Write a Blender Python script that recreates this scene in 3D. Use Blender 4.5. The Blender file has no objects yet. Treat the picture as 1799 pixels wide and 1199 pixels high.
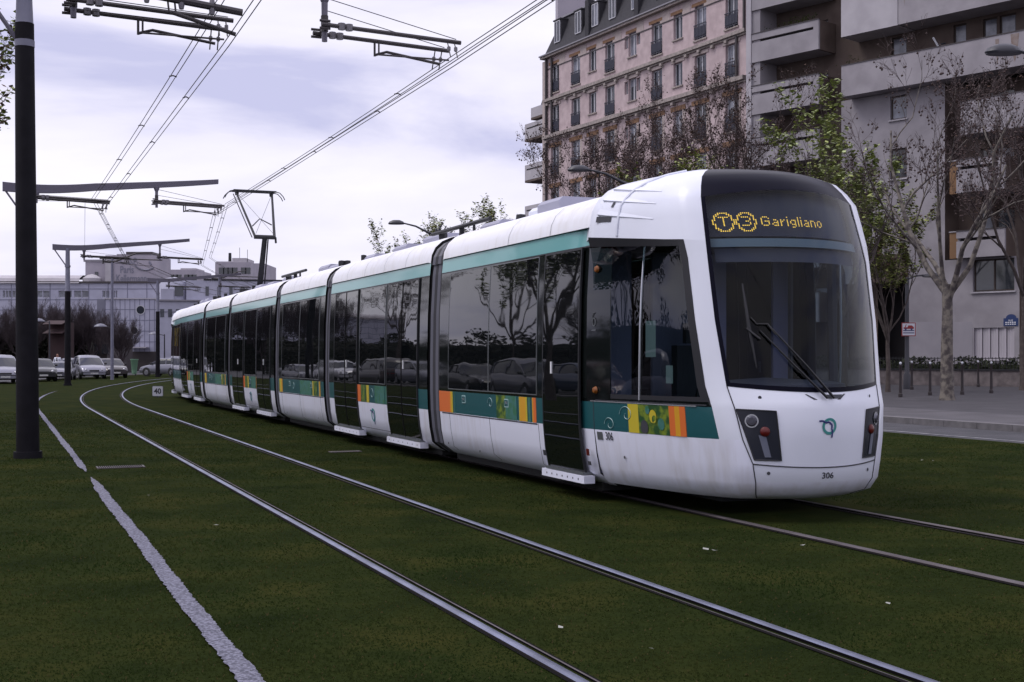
import bpy, bmesh, math, random
import numpy as np
from mathutils import Vector, Matrix
sin, cos, pi, R = math.sin, math.cos, math.pi, math.radians
scene = bpy.context.scene
COL = scene.collection

# ---------------------------------------------------------------- camera
EYE = 1.5
FPX = 2234.0                       # focal length in photo pixels (photo is 1799 wide)
cam_d = bpy.data.cameras.new("camera"); cam = bpy.data.objects.new("camera", cam_d); COL.objects.link(cam)
cam.location = (0, 0, EYE); cam.rotation_euler = (R(90), 0, 0)
cam_d.sensor_width = 36; cam_d.lens = FPX/1799*36; cam_d.shift_y = 28.1/1799
cam_d.clip_start = .1; cam_d.clip_end = 3000
scene.camera = cam

# ---------------------------------------------------------------- light
SUN_EL, SUN_AZ = R(58), R(262)     # high on the left, through cloud
world = bpy.data.worlds.new("World"); scene.world = world; world.use_nodes = True
wn, wl = world.node_tree.nodes, world.node_tree.links
wn.clear()
def WN(t, **k):
    n = wn.new(t)
    for a, b in k.items(): setattr(n, a, b)
    return n
sky = WN('ShaderNodeTexSky', sky_type='NISHITA', sun_disc=False)
sky.sun_elevation = SUN_EL; sky.sun_rotation = SUN_AZ; sky.air_density = 1.0; sky.dust_density = 1.5
tc = WN('ShaderNodeTexCoord')
mp = WN('ShaderNodeMapping'); mp.inputs['Scale'].default_value = (1.6, 1.6, 6.5); mp.inputs['Location'].default_value = (3.1, .4, .99)
nz = WN('ShaderNodeTexNoise'); nz.inputs['Scale'].default_value = 1.5; nz.inputs['Detail'].default_value = 7; nz.inputs['Roughness'].default_value = .52
nz.inputs['Distortion'].default_value = .35
rp = WN('ShaderNodeValToRGB'); cr = rp.color_ramp
cr.elements[0].position = .36; cr.elements[0].color = (6.3, 6.3, 8.9, 1)
cr.elements[1].position = .60; cr.elements[1].color = (10.7, 10.4, 11.6, 1)
e = cr.elements.new(.47); e.color = (9.4, 9.1, 10.9, 1)
mx = WN('ShaderNodeMix', data_type='RGBA'); mx.inputs['Factor'].default_value = .93
bg = WN('ShaderNodeBackground'); bg.inputs['Strength'].default_value = .1
wo = WN('ShaderNodeOutputWorld')
wl.new(tc.outputs['Generated'], mp.inputs['Vector']); wl.new(mp.outputs[0], nz.inputs['Vector'])
wl.new(nz.outputs['Fac'], rp.inputs[0]); wl.new(sky.outputs[0], mx.inputs['A']); wl.new(rp.outputs[0], mx.inputs['B'])
# sky dimmed behind the camera, added to darken reflections in the cab front
sx_ = WN('ShaderNodeSeparateXYZ'); wl.new(tc.outputs['Generated'], sx_.inputs[0])
mr_ = WN('ShaderNodeMapRange'); mr_.inputs['From Min'].default_value = -.55; mr_.inputs['From Max'].default_value = .25; mr_.inputs['To Min'].default_value = .9; mr_.inputs['To Max'].default_value = 1
wl.new(sx_.outputs['Y'], mr_.inputs['Value']); mr_.interpolation_type = 'SMOOTHSTEP'
sc_ = WN('ShaderNodeVectorMath', operation='SCALE'); wl.new(mx.outputs['Result'], sc_.inputs[0]); zr_ = WN('ShaderNodeMapRange'); zr_.inputs['From Min'].default_value = .32; zr_.inputs['From Max'].default_value = .9; zr_.inputs['To Min'].default_value = 1; zr_.inputs['To Max'].default_value = 1.45
wl.new(sx_.outputs['Z'], zr_.inputs['Value'])      # an overcast sky is brighter overhead
mu_ = WN('ShaderNodeMath', operation='MULTIPLY'); wl.new(mr_.outputs[0], mu_.inputs[0]); wl.new(zr_.outputs[0], mu_.inputs[1]); wl.new(mu_.outputs[0], sc_.inputs['Scale'])
wl.new(sc_.outputs[0], bg.inputs['Color']); wl.new(bg.outputs[0], wo.inputs['Surface'])
sd = bpy.data.lights.new("sun", 'SUN'); sun = bpy.data.objects.new("sun", sd); COL.objects.link(sun)
sd.energy = 1.6; sd.angle = R(28); sd.color = (1, .96, .92)
# direction towards the sun: azimuth measured clockwise from +Y
sv = Vector((sin(SUN_AZ)*cos(SUN_EL), cos(SUN_AZ)*cos(SUN_EL), sin(SUN_EL)))
sun.rotation_euler = sv.to_track_quat('Z', 'Y').to_euler()
scene.view_settings.view_transform = 'Standard'; scene.view_settings.look = 'None'
scene.view_settings.exposure = 0; scene.view_settings.gamma = 1
scene.view_settings.use_curve_mapping = False

# ---------------------------------------------------------------- materials
M = {}
def mat(name, col, rough=.6, metal=0, col2=None, nscale=3, bump=0, bscale=40, emit=None, spec=None, coat=0, ndetail=5, ramp=(.35, .65)):
    m = bpy.data.materials.new(name); m.use_nodes = True; M[name] = m
    nt = m.node_tree; b = nt.nodes['Principled BSDF']
    b.inputs['Base Color'].default_value = (*col, 1); b.inputs['Roughness'].default_value = rough; b.inputs['Metallic'].default_value = metal
    if spec is not None: b.inputs['Specular IOR Level'].default_value = spec
    if coat: b.inputs['Coat Weight'].default_value = coat; b.inputs['Coat Roughness'].default_value = .04
    if col2 or bump: t = nt.nodes.new('ShaderNodeTexCoord')
    if col2:
        n = nt.nodes.new('ShaderNodeTexNoise'); n.inputs['Scale'].default_value = nscale; n.inputs['Detail'].default_value = ndetail
        r = nt.nodes.new('ShaderNodeValToRGB'); r.color_ramp.elements[0].position = ramp[0]; r.color_ramp.elements[1].position = ramp[1]
        r.color_ramp.elements[0].color = (*col, 1); r.color_ramp.elements[1].color = (*col2, 1)
        nt.links.new(t.outputs['Object'], n.inputs['Vector']); nt.links.new(n.outputs['Fac'], r.inputs[0]); nt.links.new(r.outputs[0], b.inputs['Base Color'])
    if bump:
        n = nt.nodes.new('ShaderNodeTexNoise'); n.inputs['Scale'].default_value = bscale; n.inputs['Detail'].default_value = 4
        bp = nt.nodes.new('ShaderNodeBump'); bp.inputs['Strength'].default_value = bump; bp.inputs['Distance'].default_value = .02
        nt.links.new(t.outputs['Object'], n.inputs['Vector']); nt.links.new(n.outputs['Fac'], bp.inputs['Height']); nt.links.new(bp.outputs[0], b.inputs['Normal'])
    if emit:
        b.inputs['Emission Color'].default_value = (*emit[0], 1); b.inputs['Emission Strength'].default_value = emit[1]
    return m
def glass(name, tint, refl_rough=.01, ior=1.5):
    m = bpy.data.materials.new(name); m.use_nodes = True; M[name] = m
    nt = m.node_tree; nt.nodes.clear()
    o = nt.nodes.new('ShaderNodeOutputMaterial'); t = nt.nodes.new('ShaderNodeBsdfTransparent'); g = nt.nodes.new('ShaderNodeBsdfGlossy')
    f = nt.nodes.new('ShaderNodeFresnel'); x = nt.nodes.new('ShaderNodeMixShader')
    t.inputs[0].default_value = (*tint, 1); g.inputs['Roughness'].default_value = refl_rough; f.inputs[0].default_value = ior
    g.inputs['Color'].default_value = (1, 1, 1, 1)
    ge = nt.nodes.new('ShaderNodeNewGeometry'); mr = nt.nodes.new('ShaderNodeMapRange')
    mr.inputs['To Min'].default_value = ior; mr.inputs['To Max'].default_value = 1/ior
    nt.links.new(ge.outputs['Backfacing'], mr.inputs['Value']); nt.links.new(mr.outputs[0], f.inputs[0])   # same reflectance from both sides
    nt.links.new(f.outputs[0], x.inputs[0]); nt.links.new(t.outputs[0], x.inputs[1]); nt.links.new(g.outputs[0], x.inputs[2]); nt.links.new(x.outputs[0], o.inputs[0])
    return m

# ---------------------------------------------------------------- mesh helpers
class Sec:
    """where a tram section sits: its parts become parts of the tram"""
    def __init__(s, tram, P, rz): s.tram, s.P, s.rz = tram, P, rz
class MB:
    """collects faces; build() links them as one mesh object"""
    def __init__(s): s.v = []; s.f = []; s.m = []; s.mats = []; s.sm = []
    def mi(s, m):
        if m not in s.mats: s.mats.append(m)
        return s.mats.index(m)
    def face(s, pts, m, smooth=False):
        i = len(s.v); s.v += [tuple(p) for p in pts]; s.f.append(tuple(range(i, i+len(pts)))); s.m.append(s.mi(m)); s.sm.append(smooth)
    def grid(s, rows, m, smooth=True, close=False):
        """rows: list of equal-length point lists; m: material or function(i,j)"""
        i0 = len(s.v); n = len(rows[0])
        for r in rows: s.v += [tuple(p) for p in r]
        for i in range(len(rows)-1):
            for j in range(n if close else n-1):
                mm = m(i, j) if callable(m) else m
                if mm is None: continue
                k = (j+1) % n
                s.f.append((i0+i*n+j, i0+i*n+k, i0+(i+1)*n+k, i0+(i+1)*n+j)); s.m.append(s.mi(mm)); s.sm.append(smooth)
    def box(s, x0, x1, y0, y1, z0, z1, m, T=None):
        c = [(x0,y0,z0),(x1,y0,z0),(x1,y1,z0),(x0,y1,z0),(x0,y0,z1),(x1,y0,z1),(x1,y1,z1),(x0,y1,z1)]
        if T: c = [T(*p) for p in c]
        i = len(s.v); s.v += [tuple(p) for p in c]
        for q in ((0,3,2,1),(4,5,6,7),(0,1,5,4),(1,2,6,5),(2,3,7,6),(3,0,4,7)):
            s.f.append(tuple(i+k for k in q)); s.m.append(s.mi(m)); s.sm.append(False)
    def tube(s, pts, rad, m, n=8, caps=True, smooth=True):
        pts = [Vector(p) for p in pts]; rads = rad if isinstance(rad, (list, tuple)) else [rad]*len(pts)
        rows = []; prev = None
        for i, p in enumerate(pts):
            d = (pts[min(i+1, len(pts)-1)] - pts[max(i-1, 0)])
            if d.length < 1e-9: d = Vector((0, 0, 1))
            d.normalize()
            if prev is None:
                a = Vector((0, 0, 1)) if abs(d.z) < .9 else Vector((1, 0, 0))
                u = d.cross(a).normalized()
            else:
                u = (prev - d*prev.dot(d)).normalized()
            prev = u; w = d.cross(u)
            rows.append([p + (u*cos(2*pi*k/n) + w*sin(2*pi*k/n))*rads[i] for k in range(n)])
        s.grid(rows, m, smooth, close=True)
        if caps: s.face(rows[0][::-1], m); s.face(rows[-1], m)
    def disc(s, c, nrm, r, m, n=16, r2=0):
        nrm = Vector(nrm).normalized(); a = Vector((0, 0, 1)) if abs(nrm.z) < .9 else Vector((1, 0, 0))
        u = a.cross(nrm).normalized(); w = nrm.cross(u); c = Vector(c)
        o = [c+(u*cos(2*pi*k/n)+w*sin(2*pi*k/n))*r for k in range(n)]
        if r2:
            q = [c+(u*cos(2*pi*k/n)+w*sin(2*pi*k/n))*r2 for k in range(n)]
            s.grid([o, q], m, False, close=True)
        else: s.face(o, m)
    def lathe(s, c, prof, m, n=16, axis='z', smooth=True):
        c = Vector(c); rows = []
        for r, h in prof:
            if axis == 'z': rows.append([c+Vector((r*cos(2*pi*k/n), r*sin(2*pi*k/n), h)) for k in range(n)])
            elif axis == 'y': rows.append([c+Vector((r*cos(2*pi*k/n), h, r*sin(2*pi*k/n))) for k in range(n)])
            else: rows.append([c+Vector((h, r*cos(2*pi*k/n), r*sin(2*pi*k/n))) for k in range(n)])
        s.grid(rows, m, smooth, close=True)
    def build(s, name, parent=None, loc=None, rotz=0, fix=True, **tags):
        me = bpy.data.meshes.new(name); me.from_pydata(s.v, [], s.f)
        for m in s.mats: me.materials.append(M[m] if isinstance(m, str) else m)
        me.polygons.foreach_set('material_index', s.m); me.polygons.foreach_set('use_smooth', s.sm)
        if fix:
            bm = bmesh.new(); bm.from_mesh(me); bmesh.ops.remove_doubles(bm, verts=bm.verts, dist=.0004)
            bmesh.ops.recalc_face_normals(bm, faces=bm.faces); bm.to_mesh(me); bm.free()
            if any(s.sm):
                try: me.set_sharp_from_angle(angle=R(42))
                except Exception: pass
        me.update()
        o = bpy.data.objects.new(name, me); COL.objects.link(o)
        if isinstance(parent, Sec): o.parent = parent.tram; o.location = parent.P; rotz = parent.rz
        elif parent: o.parent = parent
        if loc is not None: o.location = loc
        o.rotation_euler = (0, 0, rotz)
        tag(o, **tags); return o
def tag(o, label=None, cat=None, group=None, kind=None):
    if label: o['label'] = label
    if cat: o['category'] = cat
    if group: o['group'] = group
    if kind: o['kind'] = kind
def thing(name, label, cat, loc=(0, 0, 0), rotz=0, group=None):
    o = bpy.data.objects.new(name, None); COL.objects.link(o); o.empty_display_size = .3
    o.location = loc; o.rotation_euler = (0, 0, rotz); tag(o, label, cat, group); return o
def part_empty(name, parent, loc=(0,0,0), rotz=0):
    o = bpy.data.objects.new(name, None); COL.objects.link(o); o.parent = parent; o.location = loc; o.rotation_euler = (0,0,rotz); return o
def copy_tree(o, parent=None):
    c = o.copy(); COL.objects.link(c); c.parent = parent
    for ch in list(o.children): copy_tree(ch, c)
    return c
def text_faces(mb, txt, size, T, m, bold=0, align='CENTER', sx=1):
    """adds the letters to mb; T maps (x right, y up) of the text plane to a point"""
    cu = bpy.data.curves.new("t", 'FONT'); cu.body = txt; cu.size = size; cu.align_x = align; cu.offset = bold; cu.resolution_u = 3
    o = bpy.data.objects.new("t", cu); COL.objects.link(o)
    dg = bpy.context.evaluated_depsgraph_get(); me = bpy.data.meshes.new_from_object(o.evaluated_get(dg))
    for p in me.polygons: mb.face([T(me.vertices[i].co.x*sx, me.vertices[i].co.y) for i in p.vertices], m)
    bpy.data.objects.remove(o); bpy.data.curves.remove(cu); bpy.data.meshes.remove(me)
def W(px, py, Y): return Vector(((px-899.5)/FPX*Y, Y, EYE+(627.6-py)/FPX*Y))
def lerp(a, b, t): return a+(b-a)*t
def interp(x, xs, ys):
    return float(np.interp(x, xs, ys))

# ---------------------------------------------------------------- the line of the tramway (plan)
TH = R(22.06); CS, SN = cos(TH), sin(TH)
def track(t, D):
    """point at distance t along the tramway, D to the right of the line through the camera; the line bends right beyond t=38"""
    o = 0 if t < 38 else (t-38)**2/330.0
    s = 0 if t < 38 else (t-38)/165.0
    a = math.atan(s); n = (CS, SN); d = (-SN, CS)
    # base point on the centre line D0=0, offset perpendicular to the local heading
    bx = n[0]*o + d[0]*t; by = n[1]*o + d[1]*t
    nx = n[0]*cos(a) - d[0]*sin(a); ny = n[1]*cos(a) - d[1]*sin(a)
    return Vector((bx + nx*D, by + ny*D, 0))
def heading(t): return TH - (0 if t < 38 else math.atan((t-38)/165.0))   # angle left of +Y
# ================================================================ materials
mat('asphalt', (.03,.03,.036), .85, col2=(.05,.048,.056), nscale=1.3, bump=.4, bscale=60)
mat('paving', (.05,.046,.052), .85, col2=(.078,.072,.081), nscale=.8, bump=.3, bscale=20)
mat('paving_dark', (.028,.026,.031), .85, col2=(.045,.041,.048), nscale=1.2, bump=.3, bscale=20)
mat('kerb_stone', (.10,.094,.10), .8, col2=(.15,.142,.15), nscale=4, bump=.3)
mat('white_line', (.3,.3,.32), .7, col2=(.12,.12,.13), nscale=6)
mat('gravel', (.10,.10,.135), .95, col2=(.24,.24,.31), nscale=55, bump=1, bscale=120, ndetail=2, ramp=(.42,.6))
mat('steel', (.25,.27,.37), .42, .8, col2=(.15,.16,.22), nscale=2.5)
mat('steel_dull', (.075,.062,.065), .6, .4, col2=(.12,.105,.11), nscale=3)
mat('groove', (.006,.0055,.006), 1, spec=.02)
mat('rail_side', (.02,.017,.018), .9, spec=.1)
mat('rubber', (.010,.0095,.010), 1, spec=.03)
mat('black_paint', (.012,.012,.016), .45)
mat('white_paint', (.75,.75,.78), .4)

def grass_mat():
    m = mat('grass', (.03,.045,.012), 1, spec=.02)
    nt = m.node_tree; b = nt.nodes['Principled BSDF']; N = nt.nodes; L = nt.links
    t = N.new('ShaderNodeTexCoord')
    n1 = N.new('ShaderNodeTexNoise'); n1.inputs['Scale'].default_value = 1.0; n1.inputs['Detail'].default_value = 6; n1.inputs['Roughness'].default_value = .62
    n2 = N.new('ShaderNodeTexNoise'); n2.inputs['Scale'].default_value = 22; n2.inputs['Detail'].default_value = 5; n2.inputs['Roughness'].default_value = .7
    r1 = N.new('ShaderNodeValToRGB'); e = r1.color_ramp.elements
    e[0].position = .32; e[0].color = (.0095,.0150,.0040,1); e[1].position = .7; e[1].color = (.030,.031,.0075,1)
    x = e.new if False else r1.color_ramp.elements.new(.5); x.color = (.0165,.0230,.0055,1)
    r2 = N.new('ShaderNodeValToRGB'); e = r2.color_ramp.elements; e[0].position = .3; e[0].color = (.75,.75,.75,1); e[1].position = .72; e[1].color = (1.2,1.2,1.2,1)
    mm = N.new('ShaderNodeMix'); mm.data_type = 'RGBA'; mm.blend_type = 'MULTIPLY'; mm.inputs['Factor'].default_value = 1
    L.new(t.outputs['Object'], n1.inputs[0]); L.new(t.outputs['Object'], n2.inputs[0]); L.new(n1.outputs[0], r1.inputs[0]); L.new(n2.outputs[0], r2.inputs[0])
    L.new(r1.outputs[0], mm.inputs['A']); L.new(r2.outputs[0], mm.inputs['B']); L.new(mm.outputs['Result'], b.inputs['Base Color'])
    bp = N.new('ShaderNodeBump'); bp.inputs['Strength'].default_value = .4; bp.inputs['Distance'].default_value = .03
    L.new(n2.outputs[0], bp.inputs['Height']); L.new(bp.outputs[0], b.inputs['Normal'])
grass_mat()
mat('blade_dark', (.012,.020,.0055), 1, spec=.02, col2=(.022,.027,.008), nscale=.9)
mat('blade_dry', (.04,.034,.014), .9, spec=.05)

for n_ in ('blade_dark', 'blade_dry'):      # thin blades let light through
    nt = M[n_].node_tree; b_ = nt.nodes['Principled BSDF']; tl = nt.nodes.new('ShaderNodeBsdfTranslucent'); ad = nt.nodes.new('ShaderNodeAddShader')
    if b_.inputs['Base Color'].links: nt.links.new(b_.inputs['Base Color'].links[0].from_socket, tl.inputs[0])
    else: tl.inputs[0].default_value = b_.inputs['Base Color'].default_value
    nt.links.new(b_.outputs[0], ad.inputs[0]); nt.links.new(tl.outputs[0], ad.inputs[1]); nt.links.new(ad.outputs[0], nt.nodes['Material Output'].inputs[0])

# ================================================================ ground, road, pavements
g = MB(); S = 1500
g.face([(-S,-200,-.02),(S,-200,-.02),(S,2500,-.02),(-S,2500,-.02)], 'asphalt'); g.build('ground', kind='structure')
ts = [-30,-15,0,10,20,30,38]+[38+4*i for i in range(1,30)]
def band(D0, D1, z, name, m, t0=-30, t1=160, **k):
    g = MB(); tt = [t for t in ts if t0 <= t <= t1]
    a = [track(t, D0)+Vector((0,0,z)) for t in tt]; b = [track(t, D1)+Vector((0,0,z)) for t in tt]
    g.grid([a, b], m, False); return g.build(name, kind='structure', **k)
# lawn: from the left road to the right road
band(-4.6, 16.5, 0.0, 'lawn', 'grass')
band(16.5, 19.0, -.005, 'road', 'asphalt', t1=150)
# white line along the lawn side of the road
g = MB()
for t0 in range(-20, 120, 1):
    g.grid([[track(t0, 16.82)+Vector((0,0,.001)), track(t0+.999, 16.82)+Vector((0,0,.001))], [track(t0, 16.92)+Vector((0,0,.001)), track(t0+.999, 16.92)+Vector((0,0,.001))]], 'white_line', False)
g.build('road_marking', kind='structure')
# kerb: individual stones of about one metre, 0.13 high
g = MB()
for i in range(-20, 110):
    t0 = i*1.0; zz = .13
    a = [track(t0+.006, 19.0), track(t0+.994, 19.0), track(t0+.994, 19.28), track(t0+.006, 19.28)]
    lo = [Vector((p.x,p.y,-.01)) for p in a]; hi = [Vector((p.x,p.y,zz)) for p in a]
    g.face(hi, 'kerb_stone')
    for k in range(4): g.face([lo[k], lo[(k+1)%4], hi[(k+1)%4], hi[k]], 'kerb_stone')
g.build('kerb', kind='structure')
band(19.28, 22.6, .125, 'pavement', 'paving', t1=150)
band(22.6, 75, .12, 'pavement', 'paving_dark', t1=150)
# left road kerb: a pale edge between the lawn and the left road
g = MB()
for i in range(0, 60):
    t0 = 10+i*2.0
    a = [track(t0+.01, -4.85), track(t0+1.99, -4.85), track(t0+1.99, -4.6), track(t0+.01, -4.6)]
    hi = [Vector((p.x,p.y,.06)) for p in a]; lo = [Vector((p.x,p.y,-.01)) for p in a]
    g.face(hi, 'kerb_stone')
    for k in range(4): g.face([lo[k], lo[(k+1)%4], hi[(k+1)%4], hi[k]], 'kerb_stone')
g.build('kerb', kind='structure')

# ================================================================ rails
def rail(D, label, m, near):
    """grooved rail: head, groove on the inner side, guard lip"""
    g = MB(); tt = [-6+1.0*i for i in range(0, 150)]
    inner = 1 if near else -1
    # cross-section: (lateral, height); head 56 mm, groove 40 mm, lip 20 mm
    prof = [(-.038,-.01), (-.036,.010), (-.028,.016), (.012,.016), (.019,.010), (.021,-.03), (.062,-.03), (.064,.004), (.074,.005), (.078,-.01)]
    ms = ['rail_side', m, m, m, 'groove', 'groove', 'groove', 'steel_dull', 'rail_side']
    rows = []
    for t in tt: rows.append([track(t, D+inner*y)+Vector((0,0,z+.006)) for y, z in prof])
    g.grid(rows, lambda i, j: ms[j], True)
    # dark rubber seal strips either side
    for y0, y1 in ((-.055,-.038),(.078,.095)):
        g.grid([[track(t, D+inner*y0)+Vector((0,0,.006)) for t in tt], [track(t, D+inner*y1)+Vector((0,0,.006)) for t in tt]], 'rubber', False)
    g.build('rail', label=label, cat='rail', group='grooved rails in the lawn')
rail(2.49, 'bright steel tram rail nearest the gravel strip, left rail of the empty track', 'steel', True)
rail(3.95, 'bright steel rail of the empty track on the side nearer the tram', 'steel', False)
rail(6.22, 'dull brown rail coming out from under the tram, nearer to the viewer', 'steel_dull', True)
rail(7.68, 'faint dull rail behind the tram nose, farthest from the viewer', 'steel_dull', False)

# ================================================================ gravel strip in the lawn
random.seed(3)
def strip(t0, t1, taper0, taper1, wmax, label):
    g = MB(); a = []; b = []; t = t0
    while t <= t1:
        f = min(1, (t-t0)/taper0+.15, (t1-t)/taper1+.15)
        w = wmax*f
        s1 = .006*math.sin(t*1.3)+.004*math.sin(t*6.1+1); s2 = .006*math.sin(t*1.1+2)+.004*math.sin(t*5.3)
        a.append(track(t, 1.08-w/2+s1+random.uniform(-.008,.008))+Vector((0,0,.012))); b.append(track(t, 1.08+w/2+s2+random.uniform(-.008,.008))+Vector((0,0,.012)))
        t += .035 if t < 15 else .12
    g.grid([a, b], 'gravel', False); g.build('gravel_strip', kind='structure')
strip(1.0, 16.6, .1, 1.6, .115, '')
strip(17.4, 60, 1.2, 12, .10, '')
# drain grate beside the strip
g = MB(); base = track(17.8, 1.2)
gx = Matrix.Rotation(TH, 4, 'Z')
def gt(x, y, z): return gx @ Vector((x, y, z)) + track(18.0, 1.25)
g.box(0, .62, -.16, .16, .002, .014, 'steel_dull', gt)
for i in range(22): g.box(.02+i*.0265, .030+i*.0265, -.13, .13, .0145, .019, 'groove', gt)
g.build('drain_grate', label='small slotted metal drain grate in the grass by the gravel strip', cat='drain')
g = MB()
def gt2(x, y, z): return gx @ Vector((x, y, z)) + track(19.6, 4.85)
g.box(0, .5, -.1, .1, .002, .012, 'steel_dull', gt2); g.build('manhole_cover', label='thin metal cover lying in the grass between the two tracks', cat='manhole cover')

# ================================================================ grass blades over the near lawn (countless: one object)
rng = np.random.default_rng(5)
def blades():
    V = []; F = []; MI = []
    n = 210000
    # sample the depth so that density falls with distance
    Y = 4.6 + 30*rng.random(n)**1.9
    X = (rng.random(n)-.5)*2*(Y*.43+.2)
    # coordinates on the track
    D = X*CS + Y*SN; T = -X*SN + Y*CS
    keep = (D > -4.4) & (D < 16.3)
    for r, lo, hi in ((2.49,-.05,.10),(3.95,-.10,.05),(6.22,-.05,.10),(7.68,-.10,.05)):
        keep &= ~((D > r+lo) & (D < r+hi))
    wv = .046 + .010*np.sin(T*3.1) + .01*np.sin(T*7.7+1)
    keep &= ~((np.abs(D-1.08) < wv) & (T < 16.6))
    keep &= ~((np.abs(D-1.08) < wv) & (T > 17.5))
    keep &= ~((D > 5.9) & (D < 8.1) & (T > 9.6))
    X, Y = X[keep], Y[keep]; n = len(X)
    clump = np.sin(X*2.3+np.sin(Y*1.1)*2)*np.sin(Y*1.9+np.sin(X*.9)*2)*.5+.5
    h = (.005+.010*rng.random(n))*(.6+.7*clump)*(1+Y*.012)
    w = (.002+.0022*rng.random(n))*(1+Y*.12)
    a = rng.random(n)*2*pi; l = rng.random(n)*2*pi; ln = h*(.3+.7*rng.random(n))
    v = np.zeros((n, 3, 3))
    v[:,0,0] = X-np.cos(a)*w; v[:,0,1] = Y-np.sin(a)*w; v[:,1,0] = X+np.cos(a)*w; v[:,1,1] = Y+np.sin(a)*w
    v[:,2,0] = X+np.cos(l)*ln; v[:,2,1] = Y+np.sin(l)*ln; v[:,2,2] = h
    me = bpy.data.meshes.new('grass_blades')
    me.vertices.add(n*3); me.vertices.foreach_set('co', v.reshape(-1))
    me.loops.add(n*3); me.loops.foreach_set('vertex_index', np.arange(n*3))
    me.polygons.add(n); me.polygons.foreach_set('loop_start', np.arange(n)*3); me.polygons.foreach_set('loop_total', np.full(n, 3))
    me.materials.append(M['blade_dark']); me.materials.append(M['blade_dry'])
    me.polygons.foreach_set('material_index', (rng.random(n) < .05).astype(np.int32))
    me.update(calc_edges=True)
    o = bpy.data.objects.new('grass', me); COL.objects.link(o); tag(o, 'short dark green grass covering the tram lawn', 'grass', kind='stuff')
blades()
# a few fallen petals and scraps on the lawn
mat('petal', (.28,.28,.26), .8)
g = MB(); random.seed(11)
for px, py, s in ((260,876,.03),(985,1113,.035),(1143,1151,.03),(1240,973,.06),(1255,974,.03),(1667,992,.03),(1560,1070,.04),(380,930,.03),(1410,965,.03),(1620,813,.04),(1640,814,.04)):
    Y = EYE*FPX/(py-627.6); p = W(px, py, Y); p.z = .03; a = random.random()*6
    q = [p+Vector((s*.9*cos(a+k*pi/2)*(1 if k%2 else .45), s*.9*sin(a+k*pi/2)*(1 if k%2 else .45), random.uniform(0,.01))) for k in range(4)]
    g.face(q, 'petal')
g.build('litter', label='scattered pale petals and paper scraps on the grass', cat='litter', kind='stuff')
# ================================================================ TRAM
mat('tram_white', (.72,.74,.84), .35, coat=.15, col2=(.68,.70,.79), nscale=1.5, spec=.4)
mat('tram_skirt', (.72,.73,.85), .38, coat=.15, col2=(.68,.69,.80), nscale=2.2)
mat('tram_roof', (.80,.80,.85), .4, col2=(.76,.76,.80), nscale=2)
mat('teal', (.014,.085,.098), .3, coat=.4)
mat('teal_light', (.12,.36,.36), .3, coat=.5)
mat('black_gloss', (.006,.008,.008), .05, spec=.5)
mat('visor_black', (.004,.004,.011), .32, spec=.06)
mat('frame_grey', (.16,.17,.18), .35, .5)
mat('chrome_trim', (.55,.56,.6), .25, .7)
mat('bellows_dark', (.035,.034,.042), .6)
mat('bellows_light', (.12,.12,.15), .5)
mat('orange', (.62,.14,.03), .4); mat('amber', (.60,.30,.02), .4); mat('yellow', (.50,.40,.03), .4)
mat('lime', (.16,.22,.02), .4, col2=(.02,.07,.02), nscale=9, ramp=(.4,.55))
mat('leaf_print', (.035,.14,.07), .4, col2=(.05,.16,.14), nscale=14, ramp=(.4,.55))
mat('pale_line', (.35,.5,.5), .4)
mat('seam', (.035,.035,.045), .7)
mat('underframe', (.008,.008,.009), .9)
mat('lamp_glass', (.12,.12,.15), .15, .5)
mat('lamp_red', (.10,.006,.005), .35)
mat('lamp_amber', (.22,.07,.012), .3)
mat('headlight_panel', (.018,.020,.032), .2, coat=.2)
mat('panel_strip', (.13,.14,.19), .3)
mat('logo_teal', (.05,.27,.26), .4); mat('logo_blue', (.03,.03,.16), .4)
mat('led_yellow', (.8,.5,.05), .5, emit=((1,.60,.05), 1.05))
mat('led_panel', (.005,.007,.018), .6)
mat('cab_interior', (.022,.024,.034), .7); mat('cab_wall', (.26,.26,.40), .7)
mat('cab_grey', (.035,.037,.05), .7)
mat('blind_cloth', (.09,.13,.14), .7)
mat('paper', (.45,.5,.5), .8)
mat('dark_metal', (.02,.02,.024), .5, .3)
mat('roof_box', (.33,.33,.42), .6)
def grime(name):
    m = M[name]; nt = m.node_tree; b = nt.nodes['Principled BSDF']; N, L = nt.nodes, nt.links
    t = N.new('ShaderNodeTexCoord'); mp_ = N.new('ShaderNodeMapping'); mp_.inputs['Scale'].default_value = (7, 7, .7)
    n = N.new('ShaderNodeTexNoise'); n.inputs['Scale'].default_value = 1.6; n.inputs['Detail'].default_value = 6
    n2 = N.new('ShaderNodeTexNoise'); n2.inputs['Scale'].default_value = 1.1; n2.inputs['Detail'].default_value = 3
    mu = N.new('ShaderNodeMath'); mu.operation = 'MULTIPLY'; r = N.new('ShaderNodeValToRGB'); r.color_ramp.elements[0].position = .22; r.color_ramp.elements[1].position = .42
    c = tuple(b.inputs['Base Color'].default_value)[:3]; r.color_ramp.elements[0].color = (*c, 1); r.color_ramp.elements[1].color = (c[0]*.86, c[1]*.84, c[2]*.80, 1)
    L.new(t.outputs['Object'], mp_.inputs[0]); L.new(mp_.outputs[0], n.inputs[0]); L.new(t.outputs['Object'], n2.inputs[0]); L.new(n.outputs[0], mu.inputs[0]); L.new(n2.outputs[0], mu.inputs[1])
    L.new(mu.outputs[0], r.inputs[0]); L.new(r.outputs[0], b.inputs['Base Color'])
grime('tram_skirt'); grime('tram_roof')
glass('windscreen_glass', (.70,.76,.86), ior=1.27); glass('side_glass', (.34,.42,.43))
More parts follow.
